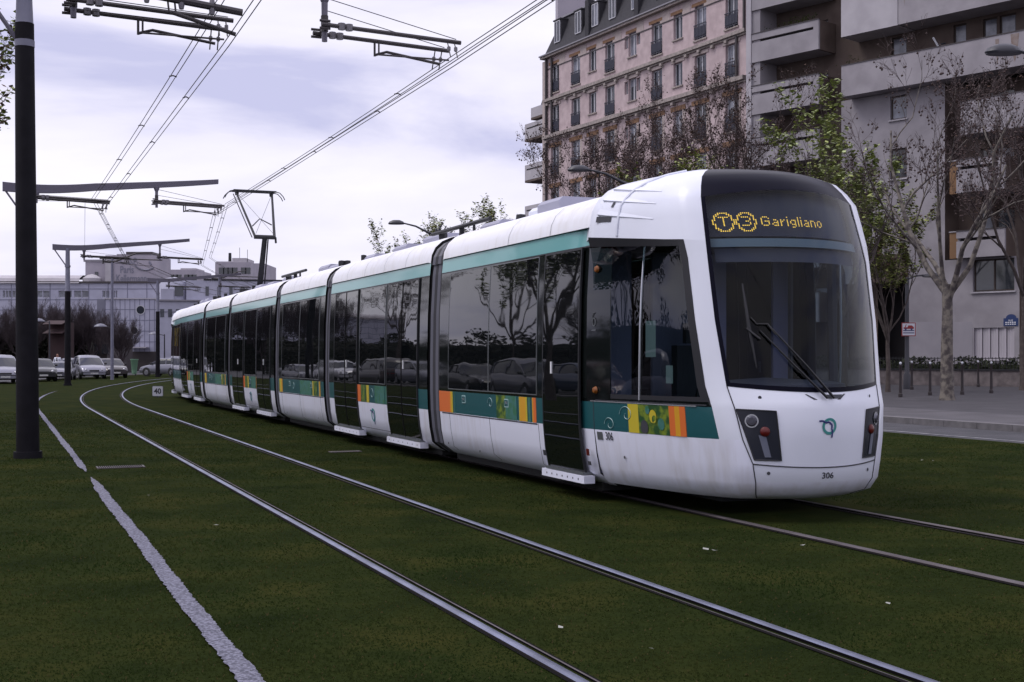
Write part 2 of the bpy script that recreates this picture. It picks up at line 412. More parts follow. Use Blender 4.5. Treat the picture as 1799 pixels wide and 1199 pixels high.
def tinted():
    m = mat('tinted_glass', (.004,.005,.006), .015, spec=.6)
    nt = m.node_tree; b = nt.nodes['Principled BSDF']; t = nt.nodes.new('ShaderNodeTexCoord'); n = nt.nodes.new('ShaderNodeTexNoise')
    n.inputs['Scale'].default_value = 1.6; n.inputs['Detail'].default_value = 1
    bp = nt.nodes.new('ShaderNodeBump'); bp.inputs['Strength'].default_value = .10; bp.inputs['Distance'].default_value = .02
    nt.links.new(t.outputs['Object'], n.inputs[0]); nt.links.new(n.outputs[0], bp.inputs['Height']); nt.links.new(bp.outputs[0], b.inputs['Normal'])
tinted()

# half width of the body by height
PZ = [.165,.20,.30,.50,.755,1.04,1.5,2.1,2.655,2.835]
PW = [1.05,1.12,1.25,1.290,1.315,1.325,1.325,1.315,1.285,1.265]
ROOF = [(2.84,1.29),(2.95,1.275),(3.06,1.22),(3.15,1.12),(3.21,.98),(3.25,.8),(3.28,.5),(3.29,0)]
def wz(z): return interp(z, PZ, PW)
# nose tables: centre setback, corner setback, corner half width
NZ = [.20,.26,.37,.54,.755,1.04,1.23,1.84,2.45,3.0,3.2,3.28,3.34,3.39,3.42]
UC = [.24,.12,.02,0,-.012,-.03,.05,.11,.25,.46,.62,.78,1.05,1.5,2.2]
UK = [.40,.26,.20,.20,.25,.30,.38,.50,.62,.80,.93,1.05,1.25,1.6,2.2]
VK = [.50,.60,.64,.67,.745,.80,.83,.88,.89,.85,.77,.66,.50,.28,.001]
FZ = [.20,.26,.37,.54,.755,1.04,2.1,2.6,2.8,3.0,3.14,3.24,3.32,3.39,3.42]
FW = [1.16,1.205,1.25,1.29,1.315,1.325,1.315,1.325,1.32,1.28,1.20,1.07,.86,.48,.001]
def nose(z): return interp(z, NZ, UC), interp(z, NZ, UK), interp(z, NZ, VK)
def gfun(x): x = min(1, max(0, x)); return x**.45
def half(a, z, fair=False):
    """half width of the cab section at distance a behind the nose tip"""
    w = interp(z, FZ, FW) if fair else (wz(z) if z <= 2.835 else interp(z, [q[0] for q in ROOF], [q[1] for q in ROOF]))
    if a >= 2.8: return w
    uc, uk, vk = nose(z)
    if fair and z > 2.55:
        return vk+(w-vk)*gfun((a-uk)/max(.05, 2.1-uk)) if a > uk else vk
    return vk+(w-vk)*gfun((a-uk)/(2.8-uk)) if a > uk else vk
def front(y, z, off=0):
    uc, uk, vk = nose(z); u = uc+(uk-uc)*(y/max(vk, .01))**2
    s = 2*(uk-uc)*y/max(vk, .01)**2; l = math.hypot(1, s)
    return Vector((u-off/l, y+off*s/l, z))

tram_origin = track(9.58, 6.965)
tram = thing('tram', 'long white and teal low-floor tram of seven sections standing on the lawn', 'tram', tram_origin, pi/2+TH)
TI = Matrix.Translation(tram_origin) @ Matrix.Rotation(pi/2+TH, 4, 'Z'); TI = TI.inverted()
def sec_place(a0, a1):
    """origin and rotation in tram coordinates of a piece from a0 to a1 behind the nose"""
    p = track(9.58+a0, 6.965); q = track(9.58+a1, 6.965)
    P = TI @ p; Q = TI @ q; d = Q-P
    return P, math.atan2(d.y, d.x), d.length

def side_pt(sec, a, z, side, off, cab=False):
    w = half(a, z) if cab else (wz(z) if z <= 2.835 else 1.27)
    if off == 0: return Vector((a, side*w, z))
    w2 = (half(a, z+.03) if cab else wz(min(2.83, z+.03))); sl = (w2-w)/.03
    sa = ((half(a+.03, z)-w)/.03) if cab else 0
    n = Vector((-sa, 1, -sl)).normalized()
    return Vector((a+n.x*off, side*(w+n.y*off), z+n.z*off))
def patch(mb, a0, a1, z0, z1, m, off=.004, side=1, cab=False, depth=None, shear=0):
    zs = sorted({z0, z1} | {z for z in PZ if z0 < z < z1})
    na = max(1, int((a1-a0)/.25)) if (cab and a0 < 2.8) else 1
    aa = [lerp(a0, a1, k/na) for k in range(na+1)]
    def A(a, z): return a + shear*(z-z0)
    rows = [[side_pt(None, A(a, z), z, side, off, cab) for a in aa] for z in zs]
    mb.grid(rows, m, True)
    d = off+.003 if depth is None else depth
    rim = rows[0] + [r[-1] for r in rows[1:]] + rows[-1][::-1][1:] + [r[0] for r in rows[::-1]][1:-1]
    inn = []
    for p in rim: inn.append(Vector((p.x, p.y-side*d, p.z)))
    n = len(rim)
    for k in range(n):
        j = (k+1) % n; mb.face([rim[k], rim[j], inn[j], inn[k]], m)

def body_rows(a_list, cab):
    """rows of the cross section from skirt to the roof edge for both sides"""
    return [[Vector((a, half(a, z) if cab else w, z)) for z, w in zip(PZ, PW)] for a in a_list]
def band_mat(j):
    z = (PZ[j]+PZ[j+1])/2
    return 'tram_skirt' if z < .755 else 'teal' if z < 1.04 else 'black_gloss' if z < 2.655 else 'teal_light'

def logo(mb, T, r=.085):
    ring = [T(r*cos(k*pi/12), r*sin(k*pi/12)) for k in range(24)]; inn = [T(r*.68*cos(k*pi/12), r*.68*sin(k*pi/12)) for k in range(24)]
    mb.grid([ring, inn], 'logo_teal', False, close=True)
    pts = [(-1.45,.62),(-1.0,.66),(-.55,.42),(-.1,.5),(.35,.15),(.3,-.3),(.42,-.75),(.35,-1.35)]
    for i in range(len(pts)-1):
        (x0,y0),(x1,y1) = pts[i], pts[i+1]; dx, dy = x1-x0, y1-y0; l = math.hypot(dx, dy); nx, ny = -dy/l*.11, dx/l*.11
        q = [(x0+nx,y0+ny),(x1+nx,y1+ny),(x1-nx,y1-ny),(x0-nx,y0-ny)]
        p = [T(a*r, b*r) for a, b in q]
        # lift slightly over the ring
        c = T(0, 0); n = (T(1, 0)-c).cross(T(0, 1)-c).normalized()*.0015
        mb.face([v+n for v in p], 'logo_blue')

def window(sec, a0, a1, side=1, cab=False, z0=1.08, z1=2.62, div=None):
    g = MB(); patch(g, a0, a1, z0, z1, 'tinted_glass', .006, side, cab)
    w = g.build('window', sec)
    g = MB(); t = .012
    for (b0, b1, y0, y1) in ((a0-t, a0, z0-t, z1+t), (a1, a1+t, z0-t, z1+t), (a0, a1, z0-t, z0), (a0, a1, z1, z1+t)):
        patch(g, b0, b1, y0, y1, 'frame_grey', .008, side, cab)
    g.build('window_frame', w)
    return w
def door(sec, a0, a1, side=1, leaves=2):
    g = MB(); patch(g, a0, a1, .31, 2.62, 'tinted_glass', .018, side, False)
    d = g.build('door', sec)
    g = MB(); t = .02
    for (b0, b1, y0, y1) in ((a0-t, a0, .29, 2.64), (a1, a1+t, .29, 2.64), (a0, a1, 2.62, 2.64)):
        patch(g, b0, b1, y0, y1, 'black_paint', .02, side, False)
    if leaves == 2: patch(g, (a0+a1)/2-.018, (a0+a1)/2+.018, .31, 2.62, 'rubber', .022, side, False)
    g.build('door_frame', d)
    g = MB(); c = (a0+a1)/2-.05 if leaves == 2 else a1-.18
    patch(g, c-.075, c-.045, 1.32, 1.45, 'white_paint', .03, side, False)
    patch(g, a1-.45, a0+.06 if a0+.06 < a1-.45 else a0+.05, .80, .812, 'frame_grey', .021, side, False) if False else None
    g.build('door_button', d)
    g = MB()   # threshold: white step bar with dark screw holes
    y0 = side*1.19; y1 = side*1.315
    g.box(a0-.09, a1+.09, min(y0,y1), max(y0,y1), .182, .262, 'tram_skirt')
    g.box(a0-.03, a1+.03, min(y0,y1)-(0 if side>0 else 0), max(y0,y1)-.015*side if side>0 else max(y0,y1), .268, .295, 'frame_grey')
    n = 7
    for k in range(n):
        x = lerp(a0+.05, a1-.05, k/(n-1)); g.disc((x, side*1.317, .222), (0,side,0), .012, 'seam', 8)
    g.build('door_step', sec)
def bar(g, a0, a1, m, z0=.757, z1=1.038, side=1, cab=False, off=.004): patch(g, a0, a1, z0, z1, m, off, side, cab)

def swirl(g, a, z, r, side=1, cab=False):
    pts = []
    for k in range(26):
        th = k*.28; rr = r*(1-.033*k); pts.append((a+rr*cos(th), z+rr*.8*sin(th)))
    for (x0,y0),(x1,y1) in zip(pts, pts[1:]):
        if min(y0,y1) < .76 or max(y0,y1) > 1.035: continue
        g.tube([side_pt(None, x0, y0, side, .006, cab), side_pt(None, x1, y1, side, .006, cab)], .003, 'pale_line', 4, False)

def make_section(kind, L, idx):
    """one passenger section; kind 'doors' or 'plain'. Local x runs backwards, +y is the side facing the viewer"""
    P, rz, d = sec_place(A0[idx], A0[idx]+L)
    g = MB()
    for s in (1, -1):
        rows = body_rows([0, L*.5, L], False)
        rows = [[Vector((p.x, s*p.y, p.z)) for p in r] for r in rows]
        g.grid(rows, lambda i, j: band_mat(j), True)
    for a in (0, L):     # ends
        pts = [Vector((a, w, z)) for z, w in zip(PZ, PW)]+[Vector((a, w, z)) for z, w in ROOF]
        full = pts + [Vector((a, -p.y, p.z)) for p in pts[::-1][1:]]
        g.face([Vector((a, p.y*.985, p.z*.998)) for p in full], 'underframe')
    g.box(.05, L-.05, -1.08, 1.08, .10, .17, 'underframe')
    # fine seams in the skirt, liveries on the belt, both sides
    for s in (1, -1):
        if kind == 'doors':
            for x in (DA, DB, L-DB, L-DA):
                patch(g, x-.004+(.03 if x < L/2 else -.03), x+.004+(.03 if x < L/2 else -.03), .30, .755, 'seam', .002, s)
            patch(g, DB+.06, L-DB-.06, .33, .337, 'seam', .002, s)
            bar(g, DB+.03, DB+.14, 'leaf_print' if idx < 3 else 'amber', side=s)
            bar(g, L-DB-.22, L-DB-.03, 'orange', side=s); bar(g, L-DB-.55, L-DB-.24, 'lime', side=s); bar(g, L-DB-.72, L-DB-.58, 'yellow', side=s)
            bar(g, DB+.2, DB+.75, 'leaf_print', side=s)
            swirl(g, L/2, .9, .13, s)
        else:
            patch(g, L/2-.004, L/2+.004, .20, .755, 'seam', .002, s)
            patch(g, .3, .308, .25, .755, 'seam', .002, s); patch(g, L-.308, L-.3, .25, .755, 'seam', .002, s)
            bar(g, .12, .30, 'teal', side=s, off=.003); bar(g, .26, .36, 'amber', side=s, off=.005); bar(g, .36, .42, 'leaf_print', side=s)
            bar(g, .5, .8, 'lime', side=s); bar(g, .82, .9, 'yellow', side=s)
            bar(g, 1.0, 2.0, 'leaf_print', side=s); bar(g, L-.42, L-.3, 'amber', side=s); bar(g, L-.3, L-.12, 'yellow', side=s)
            swirl(g, 2.6, .9, .12, s)
            for x in (.95, 2.9):
                patch(g, x, x+.13, .90, 1.0, 'pale_line', .006, s); patch(g, x+.012, x+.118, .912, .988, 'teal', .008, s)
                g.disc(side_pt(None, x+.06, .955, s, .011), (0,s,0), .02, 'chrome_trim', 10)
            for x in (.7, L-.6): g.disc(side_pt(None, x, .33, s, .003), (0,s,0), .014, 'seam', 8)
        patch(g, .03, L-.03, .736, .75, 'seam', .003, s) if kind == 'plain' else None
        patch(g, 0, L, 2.64, 2.652, 'seam', .002, s)
    g.build('body_section', tram, P, rz); sec = Sec(tram, P, rz)
    # roof
    g = MB(); nj = 5 if kind == 'doors' else 3
    for s in (1, -1):
        rr = [[Vector((a, s*(w-e), z-e*.6)) for z, w in [(2.842,1.262)]+ROOF] for a, e in ((0,.02),(.06,.004),(.12,0),(L-.12,0),(L-.06,.004),(L,.02))]
        g.grid(rr, 'tram_roof', True)
        for k in range(1, nj):
            a = L*k/nj; g.grid([[Vector((a+q, s*(w+.002), z+.002)) for z, w in ROOF] for q in (-.005, .005)], 'frame_grey', True)
    rf = g.build('roof', sec)
    rnd = random.Random(idx)
    for k in range(2 if kind == 'plain' else 3):
        x = L*(.22+.3*k)+rnd.uniform(-.2,.2); l = rnd.uniform(.5,.9)
        if kind == 'plain' and idx == 4: continue
        g = MB(); mk_box(g, x, x+l, .1, .75, 3.24, 3.24+rnd.uniform(.10,.16)); g.build('roof_box', sec)
    g = MB(); g.lathe((L*.12, .85, 3.2), [(.0,.15),(.06,.14),(.07,.10),(.06,0)], 'dark_metal', 8); g.build('roof_vent', sec)
    if kind == 'doors':
        for s in (1, -1):
            door(sec, DA, DB, s); door(sec, L-DB, L-DA, s); window(sec, DB+.16, L-DB-.16, s)
            g = MB()
            def T(x, y): return side_pt(None, L/2+x*-s, .56+y, s, .006)
            logo(g, T, .11); g.build('operator_logo', sec)
    else:
        for s in (1, -1):
            window(sec, .38, L/2-.015, s); window(sec, L/2+.015, L-.38, s)
    return sec
def mk_box(g, x0, x1, y0, y1, z0, z1, m='roof_box'):
    c = .05
    g.grid([[(x0,y,z) for y, z in ((y0,z0),(y0,z1-c),(y0+c,z1),(y1-c,z1),(y1,z1-c),(y1,z0))], [(x1,y,z) for y, z in ((y0,z0),(y0,z1-c),(y0+c,z1),(y1-c,z1),(y1,z1-c),(y1,z0))]], m, False)
    for x in (x0, x1): g.face([(x,y,z) for y, z in ((y0,z0),(y0,z1-c),(y0+c,z1),(y1-c,z1),(y1,z1-c),(y1,z0))], m)

LEN = [7.0, 5.72, 4.1, 5.7, 4.0, 5.72, 7.0]; A0 = [0]
for i, l in enumerate(LEN[:-1]): A0.append(A0[-1]+l+.47)
A0 = [0, 7.53, 13.68, 18.25, 24.36, 28.80, 34.95]
DA, DB = .44, 1.95

# ---------------------------------------------------------------- cab section
def make_cab(idx, flip, leading):
    L = LEN[idx]
    if flip: P, rz, d = sec_place(A0[idx]+L, A0[idx]); 
    else: P, rz, d = sec_place(0, L)
    NC = 8
    rowsZ = [(.20,.20,.20),(.26,.26,.26),(.37,.37,.37),(.504,.535,.535),(.74,.755,.755),(1.03,1.045,1.04),(1.11,1.09,1.08),(1.18,1.235,1.235),(1.5,1.5,1.5),(1.84,1.84,1.84),(2.15,2.15,2.15),(2.45,2.42,2.45),
             (2.62,2.58,2.73),(2.84,2.82,2.86),(3.07,3.00,3.0),(3.15,3.12,3.12),(3.24,3.22,3.22),(3.31,3.29,3.29),(3.36,3.345,3.345),(3.395,3.39,3.39),(3.42,3.42,3.42)]
    TOP = 14   # index of the upper edge of the glass
    SA = [0,.05,.12,.22,.36,.52,.68,.84,1.0]
    def prow(zc, zk, zr, fair):
        uc, uk, vk = nose(zk)
        f = []
        for j in range(-NC, NC+1):
            q = abs(j)/NC; z = lerp(zc, zk, q*q); p = front(q*nose(z)[2]*(1 if j > 0 else -1), z); f.append(p)
        side = []
        for s in SA:
            a = lerp(uk, 2.25, s) if not (2.25-uk < .2) else lerp(uk, 2.25, s)
            if s == .05: a = min(a, uk+.06)
            if s == .12: a = min(a, uk+.14)
            z = lerp(zk, zr, s); side.append(Vector((a, half(a, z, fair), z)))
        return f, side
    fr, sl = [], []
    for i, (zc, zk, zr) in enumerate(rowsZ):
        f, s = prow(zc, zk, zr, True); fr.append(f); sl.append(s)
    # front shell: lower mask
    g = MB()
    g.grid(fr[:8], lambda i, j: 'tram_skirt' if i < 2 else 'tram_white', True)
    g.grid([[Vector((p.x+.04, p.y*.9, .20)) for p in fr[0]], fr[0]], 'underframe', True)
    # seams: bumper split and lower edge
    for zz0, zz1 in ((.503,.537),):
        g.tube([front(y*.665/8, lerp(zz0, zz1, (y/8)**2), .002) for y in range(-8, 9)], .006, 'seam', 6)
    for sgn in (1, -1):
        g.tube([front(sgn*nose(z)[2]*.995, z, .002) for z in (.21,.26,.37,.535,.755,.9,1.04,1.15,1.235)], .005, 'seam', 6)
    g.build('body_section', tram, P, rz); sec = Sec(tram, P, rz)
    # side shells of the cab (below the fairing), a from corner to 2.25, then to L
    aR = [2.25, 2.45, 2.65, 2.9, 4.5, L]
    g = MB()
    for s in (1, -1):
        def sidem(i, j):
            if i < 4: return 'tram_skirt'
            if i == 4: return 'teal' if j >= 2 else 'tram_white'
            if i == 5: return 'tram_white' if j < 2 else 'black_gloss'
            return 'tram_white' if j < 2 else None
        sm = [[Vector((p.x, s*p.y, p.z)) for p in r] for r in sl[:13]]
        g.grid(sm, sidem, True)
        rr = [[Vector((a, s*half(a, z), z)) for z in PZ] for a in aR]
        g.grid(rr, lambda i, j: band_mat(j), True)
    # end wall and floor
    pts = [Vector((L, w, z)) for z, w in zip(PZ, PW)]+[Vector((L, w, z)) for z, w in ROOF]
    g.face([Vector((L, p.y*.985, p.z)) for p in pts + [Vector((L, -p.y, p.z)) for p in pts[::-1][1:]]], 'underframe')
    g.box(.9, L-.05, -.55, .55, .12, .19, 'underframe'); g.box(2.4, L-.05, -1.08, 1.08, .10, .175, 'underframe')
    for s in (1, -1):
        patch(g, 5.11-.004, 5.11+.004, .22, .755, 'seam', .002, s); patch(g, 6.6, 6.608, .25, .755, 'seam', .002, s); patch(g, 3.57, 3.578, .25, .755, 'seam', .002, s)
        patch(g, 3.6, 6.9, .736, .75, 'seam', .003, s)
        patch(g, 2.243, 2.251, .2, 1.04, 'seam', .003, s, True)
        patch(g, .62, 2.3, 1.043, 1.052, 'chrome_trim', .006, s, True); patch(g, .50, 2.2, 1.055, 1.064, 'seam', .004, s, True)
        if not flip:
            bar(g, 6.55, 7.0, 'orange', side=s); bar(g, 6.49, 6.55, 'amber', side=s); bar(g, 6.45, 6.49, 'yellow', side=s); bar(g, 6.36, 6.385, 'leaf_print', side=s)
            bar(g, 3.92, 4.1, 'amber', side=s); bar(g, 3.88, 3.92, 'yellow', side=s); bar(g, 4.1, 4.12, 'yellow', side=s); bar(g, 3.78, 3.84, 'leaf_print', side=s)
            bar(g, 3.62, 3.7, 'orange', side=s); bar(g, 3.70, 3.73, 'amber', side=s); bar(g, 4.2, 4.55, 'leaf_print', side=s); bar(g, 4.55, 4.85, 'lime', side=s)
            swirl(g, 5.05, .93, .1, s)
        for x in (4.45, 5.95):
            patch(g, x, x+.13, .90, 1.0, 'pale_line', .006, s); patch(g, x+.012, x+.118, .912, .988, 'teal', .008, s)
            g.disc(side_pt(None, x+.06, .955, s, .011), (0,s,0), .02, 'chrome_trim', 10)
        # cab livery: yellow, photograph-like print, orange/yellow/orange
        bar(g, 1.45, 1.62, 'yellow', side=s, cab=True)
        bar(g, .98, 1.45, 'lime', side=s, cab=True)
        bar(g, .90, .98, 'orange', side=s, cab=True); bar(g, .835, .90, 'amber', side=s, cab=True); bar(g, .76, .835, 'orange', side=s, cab=True)
        swirl(g, 1.65, .93, .12, s, True); swirl(g, 1.95, .82, .1, s, True)
        patch(g, 3.45, 3.52, .40, .46, 'seam', .003, s); patch(g, 2.3, 2.36, .48, .55, 'lamp_red', .003, s); patch(g, 2.3, 2.36, .38, .42, 'seam', .003, s)
        for a, z in ((1.75,.5),(2.5,.27),(5.6,.3),(6.8,.33)): g.disc(side_pt(None, a, z, s, .004, a < 2.8), (0,s,0), .016, 'seam', 10)
        patch(g, 2.25, L, 2.64, 2.652, 'seam', .002, s)
    shell = g.build('side_shell', sec)
    # stylised print on the cab belt: a dark-green profile made of plain blobs
    g = MB()
    for a, z, r1, m in ((1.22,.93,.055,'yellow'),(1.2,.90,.035,'lime'),(1.36,.82,.06,'seam'),(1.10,.86,.05,'leaf_print'),(1.30,.99,.035,'leaf_print')):
        g.face([side_pt(None, a+r1*cos(k*pi/6), min(1.034,max(.762, z+r1*1.2*sin(k*pi/6))), 1, .0065, True) for k in range(12)], m)
    g.build('livery_print', sec)
    # side windows of the cab
    for s in (1, -1):
        g = MB(); sm = [[Vector((p.x, s*(p.y), p.z)) for p in r] for r in sl[6:13]]
        g.grid(sm, lambda i, j: None if j < 2 else 'side_glass', True)
        w = g.build('cab_window', sec)
        g = MB()
        def cp(a, z, o): p = side_pt(None, a, z, s, o, True); return p
        # black surround
        for i in range(6, 12):
            for j, k in ((2,3),):
                a, b = sl[i][j], sl[i+1][j]; c = sl[i][j+1]; d2 = sl[i+1][j+1]
                q0 = a.lerp(c, .35); q1 = b.lerp(d2, .35)
                pp = [a, q0, q1, b]; g.face([Vector((p.x-.003, s*(p.y+.004), p.z)) for p in pp], 'black_paint')
        for i, (f0, f1) in ((6, (0, .3)),):
            r0 = sl[i]; r1 = sl[i+1]
            g.grid([[Vector((p.x, s*(p.y+.004), p.z)) for p in r0[2:]], [Vector((lerp(p.x,q.x,f1), s*(lerp(p.y,q.y,f1)+.004), lerp(p.z,q.z,f1))) for p, q in zip(r0[2:], r1[2:])]], 'black_paint', True)
        ptop0 = [Vector((p.x, s*(p.y+.004), p.z)) for p in sl[12][2:]]; ptop1 = [Vector((lerp(p.x,q.x,.35), s*(lerp(p.y,q.y,.35)+.004), lerp(p.z,q.z,.35))) for p, q in zip(sl[12][2:], sl[11][2:])]
        g.grid([ptop0, ptop1], 'black_paint', True)
        g.tube([cp(1.42-.03*(z-1), z, .008) for z in (1.08,1.4,1.8,2.2,2.6)], .011, 'chrome_trim', 6)
        g.build('window_trim', w)
        g = MB(); patch(g, 1.92, 2.44, 1.07, 2.66, 'black_gloss', .006, s, True)
        g.build('cab_pillar', sec)
        for z in (2.40, 1.16):
            g = MB(); c = side_pt(None, 2.18, z, s, .01, True)
            g.lathe(c, [(0,.035),(.028,.028),(.038,.008),(.04,0)], 'lamp_amber', 12, 'y') if s > 0 else g.lathe(c, [(0,-.035),(.028,-.028),(.038,-.008),(.04,0)], 'lamp_amber', 12, 'y')
            g.build('side_lamp', sec)
    g = MB()
    def T6(x, y): return side_pt(None, 2.22-x, 1.86+y, 1, .012, True)
    g.grid([[T6(.036*cos(k*pi/10), .045*sin(k*pi/10)) for k in range(20)], [T6(.026*cos(k*pi/10), .034*sin(k*pi/10)) for k in range(20)]], 'frame_grey', False, close=True)
    g.tube([T6(-.032,.0), T6(-.029,.05), T6(-.01,.085), T6(.015,.093)], .005, 'frame_grey', 4)
    g.face([T6(-.04,-.09), T6(.04,-.09), T6(.04,-.078), T6(-.04,-.078)], 'frame_grey')
    g.build('door_number', sec)
    # windscreen and black visor
    g = MB(); rr = fr[7:TOP+1]
    g.grid(rr, 'windscreen_glass', True); ws = g.build('windscreen', sec)
    g = MB()
    def F(i, j): return fr[i][j]
    for i in range(7, TOP):
        for j0, j1 in ((0,1),(2*NC,2*NC-1)):
            a, b, c, d2 = F(i,j0), F(i+1,j0), F(i,j1), F(i+1,j1)
            q0 = a.lerp(c, .28); q1 = b.lerp(d2, .28)
            o = Vector((-.004, 0, 0)); g.face([a+o, q0+o, q1+o, b+o], 'visor_black')
    g.grid([[p+Vector((-.004,0,0)) for p in fr[7]], [p.lerp(q, .14)+Vector((-.004,0,0)) for p, q in zip(fr[7], fr[8])]], 'visor_black', True)
    g.build('windscreen_border', ws)
    g = MB(); g.grid(fr[TOP:], 'visor_black', True); g.build('visor', sec)
    # fairing over the cab sides, proud of the glass, with a stepped rear edge
    g = MB()
    for s in (1, -1):
        rr = [[Vector((p.x, s*p.y, p.z)) for p in r] for r in sl[12:]]
        g.grid(rr, 'tram_white', True)
        g.grid([[Vector((p.x, s*(p.y-.07), p.z+.0)) for p in sl[12][3:]], [Vector((p.x, s*p.y, p.z)) for p in sl[12][3:]]], 'tram_white', True)
        e0 = [Vector((r[-1].x, s*r[-1].y, r[-1].z)) for r in sl[12:]]
        e1 = [Vector((r[-1].x+.07, s*(r[-1].y*.985-.012), r[-1].z-.015)) for r in sl[12:]]
        e2 = [Vector((r[-1].x+.32, s*(r[-1].y*.93-.02), r[-1].z-.13 if r[-1].z > 3 else r[-1].z-.03)) for r in sl[12:]]
        g.grid([e0, e1, e2], 'tram_white', True)
    fairing = g.build('cab_fairing', sec)
    # louvres: curved ledges that taper forward, with dark slots behind the strap
    def fp(a, z, s, o):
        p = half(a, z, True); return Vector((a, s*(p+o), z+o*.6))
    for s in (1, -1):
        for k, z in enumerate((2.94, 3.09, 3.21)):
            g = MB(); A = [2.08,1.95,1.8,1.65,1.5,1.35,1.2]; n = len(A)
            up = []; lo = []; bk = []
            for i, a in enumerate(A):
                q = i/(n-1); o = .014*(1-q)**.8+.002; dz = -.12*q
                up.append(fp(a, z+.06*(1-q)+.012+dz, s, .001)); lo.append(fp(a, z+dz, s, o)); bk.append(fp(a, z-.012*(1-q)-.003+dz, s, -.012*(1-q)))
            g.grid([up, lo], 'tram_white', True); g.grid([lo, bk], 'cab_grey' if False else 'tram_white', False)
            for q in ((up[0], lo[0], bk[0]),): g.face(q, 'tram_white')
            g.build('louvre', fairing)
        g = MB()
        g.face([fp(2.1, 2.865, s, .006), fp(1.84, 2.85, s, .006), fp(1.84, 2.90, s, .006), fp(2.1, 2.925, s, .006)], 'seam')
        g.face([fp(1.88, 3.0, s, .006), fp(1.84, 3.0, s, .006), fp(1.84, 3.05, s, .006), fp(1.88, 3.05, s, .006)], 'seam')
        g.tube([fp(lerp(1.72,1.42, max(0,(z-3.0)/.36)**1.5), z, s, .002) for z in (2.70,2.8,2.9,3.0,3.08,3.15,3.21,3.26,3.30,3.34)], .016, 'tram_white', 6)
        g.build('fairing_strap', fairing)
    # roof behind the fairing
    g = MB()
    for s in (1, -1):
        rr = [[Vector((a, s*(w-e), z-e*.6)) for z, w in [(2.842,1.262)]+ROOF] for a, e in ((2.2,0),(4.0,0),(L-.12,0),(L-.06,.004),(L,.02))]
        g.grid(rr, 'tram_roof', True)
        for a in (3.3, 4.55): g.grid([[Vector((a+q, s*(w+.002), z+.002)) for z, w in ROOF] for q in (-.005, .005)], 'frame_grey', True)
    g.build('roof', sec)
    for q in ((4.1,4.75,.2,.82,3.22,3.40,'roof_box'),(4.85,5.2,.2,.75,3.22,3.37,'tram_white'),(6.1,6.8,.35,.8,3.22,3.33,'roof_box')):
        g = MB(); mk_box(g, *q); g.build('roof_box', sec)
    g = MB(); g.lathe((5.45, .75, 3.24), [(0,.09),(.06,.08),(.07,0)], 'dark_metal', 10); g.build('roof_vent', sec)
    # passenger window, door
    for s in (1, -1):
        window(sec, 3.60, 5.095, s); window(sec, 5.125, 6.6, s)
        door(sec, 2.46, 3.38, s, 1)
    # headlight clusters
    for s in (1, -1):
        g = MB()
        c = [(.785,1.03),(.49,1.015),(.44,.57),(.655,.575)]
        rows = []
        for i in range(7):
            q = i/6; rows.append([front(s*lerp(lerp(c[0][0],c[3][0],q), lerp(c[1][0],c[2][0],q), k/6), lerp(lerp(c[0][1],c[3][1],q), lerp(c[1][1],c[2][1],q), k/6), .006) for k in range(7)])
        g.grid(rows, 'headlight_panel', True)
        rim = rows[0]+[r[-1] for r in rows[1:]]+rows[-1][::-1][1:]+[r[0] for r in rows[::-1]][1:]
        g.tube(rim, .006, 'black_paint', 5, False)
        hl = g.build('headlight_cluster', sec)
        g = MB(); p = front(s*.675, .925, .004); q = front(s*.675, .925, .03); n = (q-p).normalized()
        g.disc(p+n*.004, n, .062, 'cab_interior', 18); g.disc(p+n*.008, n, .062, 'chrome_trim', 18, .050)
        for rr2, o in ((.05,.006),(.038,.022),(.02,.03)): g.disc(p+n*o, n, rr2, 'lamp_glass', 16)
        g.tube([p+n*.006, p+n*.024], [.05,.035], 'lamp_glass', 16); g.build('headlight', hl)
        g = MB(); p = front(s*.575, .83, .006); n = (front(s*.575, .83, .03)-p).normalized()
        g.tube([p, p+n*.012, p+n*.022, p+n*.026], [.045,.043,.03,.005], 'lamp_red', 16); g.build('tail_light', hl)
        g = MB(); g.face([front(s*y, z, .012) for y, z in ((.625,.80),(.565,.78),(.525,.60),(.575,.60))], 'panel_strip'); g.build('indicator_strip', hl)
    # emblem, numbers, bolts
    g = MB()
    def TL(x, y): return front(-x, .875+y, .005)
    logo(g, TL, .076); g.build('operator_logo', sec)
    g = MB(); text_faces(g, '306', .078, lambda x, y: front(-x-.005, .402+y, .004), 'seam', .0015, sx=1.1)
    g.build('fleet_number', sec)
    g = MB(); text_faces(g, '306', .115, lambda x, y: side_pt(None, 1.98-x, .66+y, 1, .004, True), 'seam', .0015, sx=.8)
    g.build('fleet_number', sec); g = MB(); g.face([side_pt(None, a, z, 1, .004, True) for a, z in ((2.2,.655),(2.1,.655),(2.1,.735),(2.2,.735))], 'frame_grey')
    g.build('data_plate', sec)
    for y, z in ((.60,1.135),(-.60,1.135),(.54,.455),(-.54,.455)):
        g = MB(); p = front(y, z, .003); g.disc(p, front(y, z, .02)-p, .016, 'seam', 12); g.build('towing_cap', sec)
    g = MB()
    # notch for the wiper shaft
    g.face([front(y, z, .004) for y, z in ((.22,1.165),(.14,1.115),(-.14,1.115),(-.22,1.165))], 'seam')
    g.face([front(y, z, .006) for y, z in ((.02,1.16),(.0,1.125),(-.12,1.125),(-.18,1.16))], 'cab_grey')
    g.build('wiper_recess', sec)
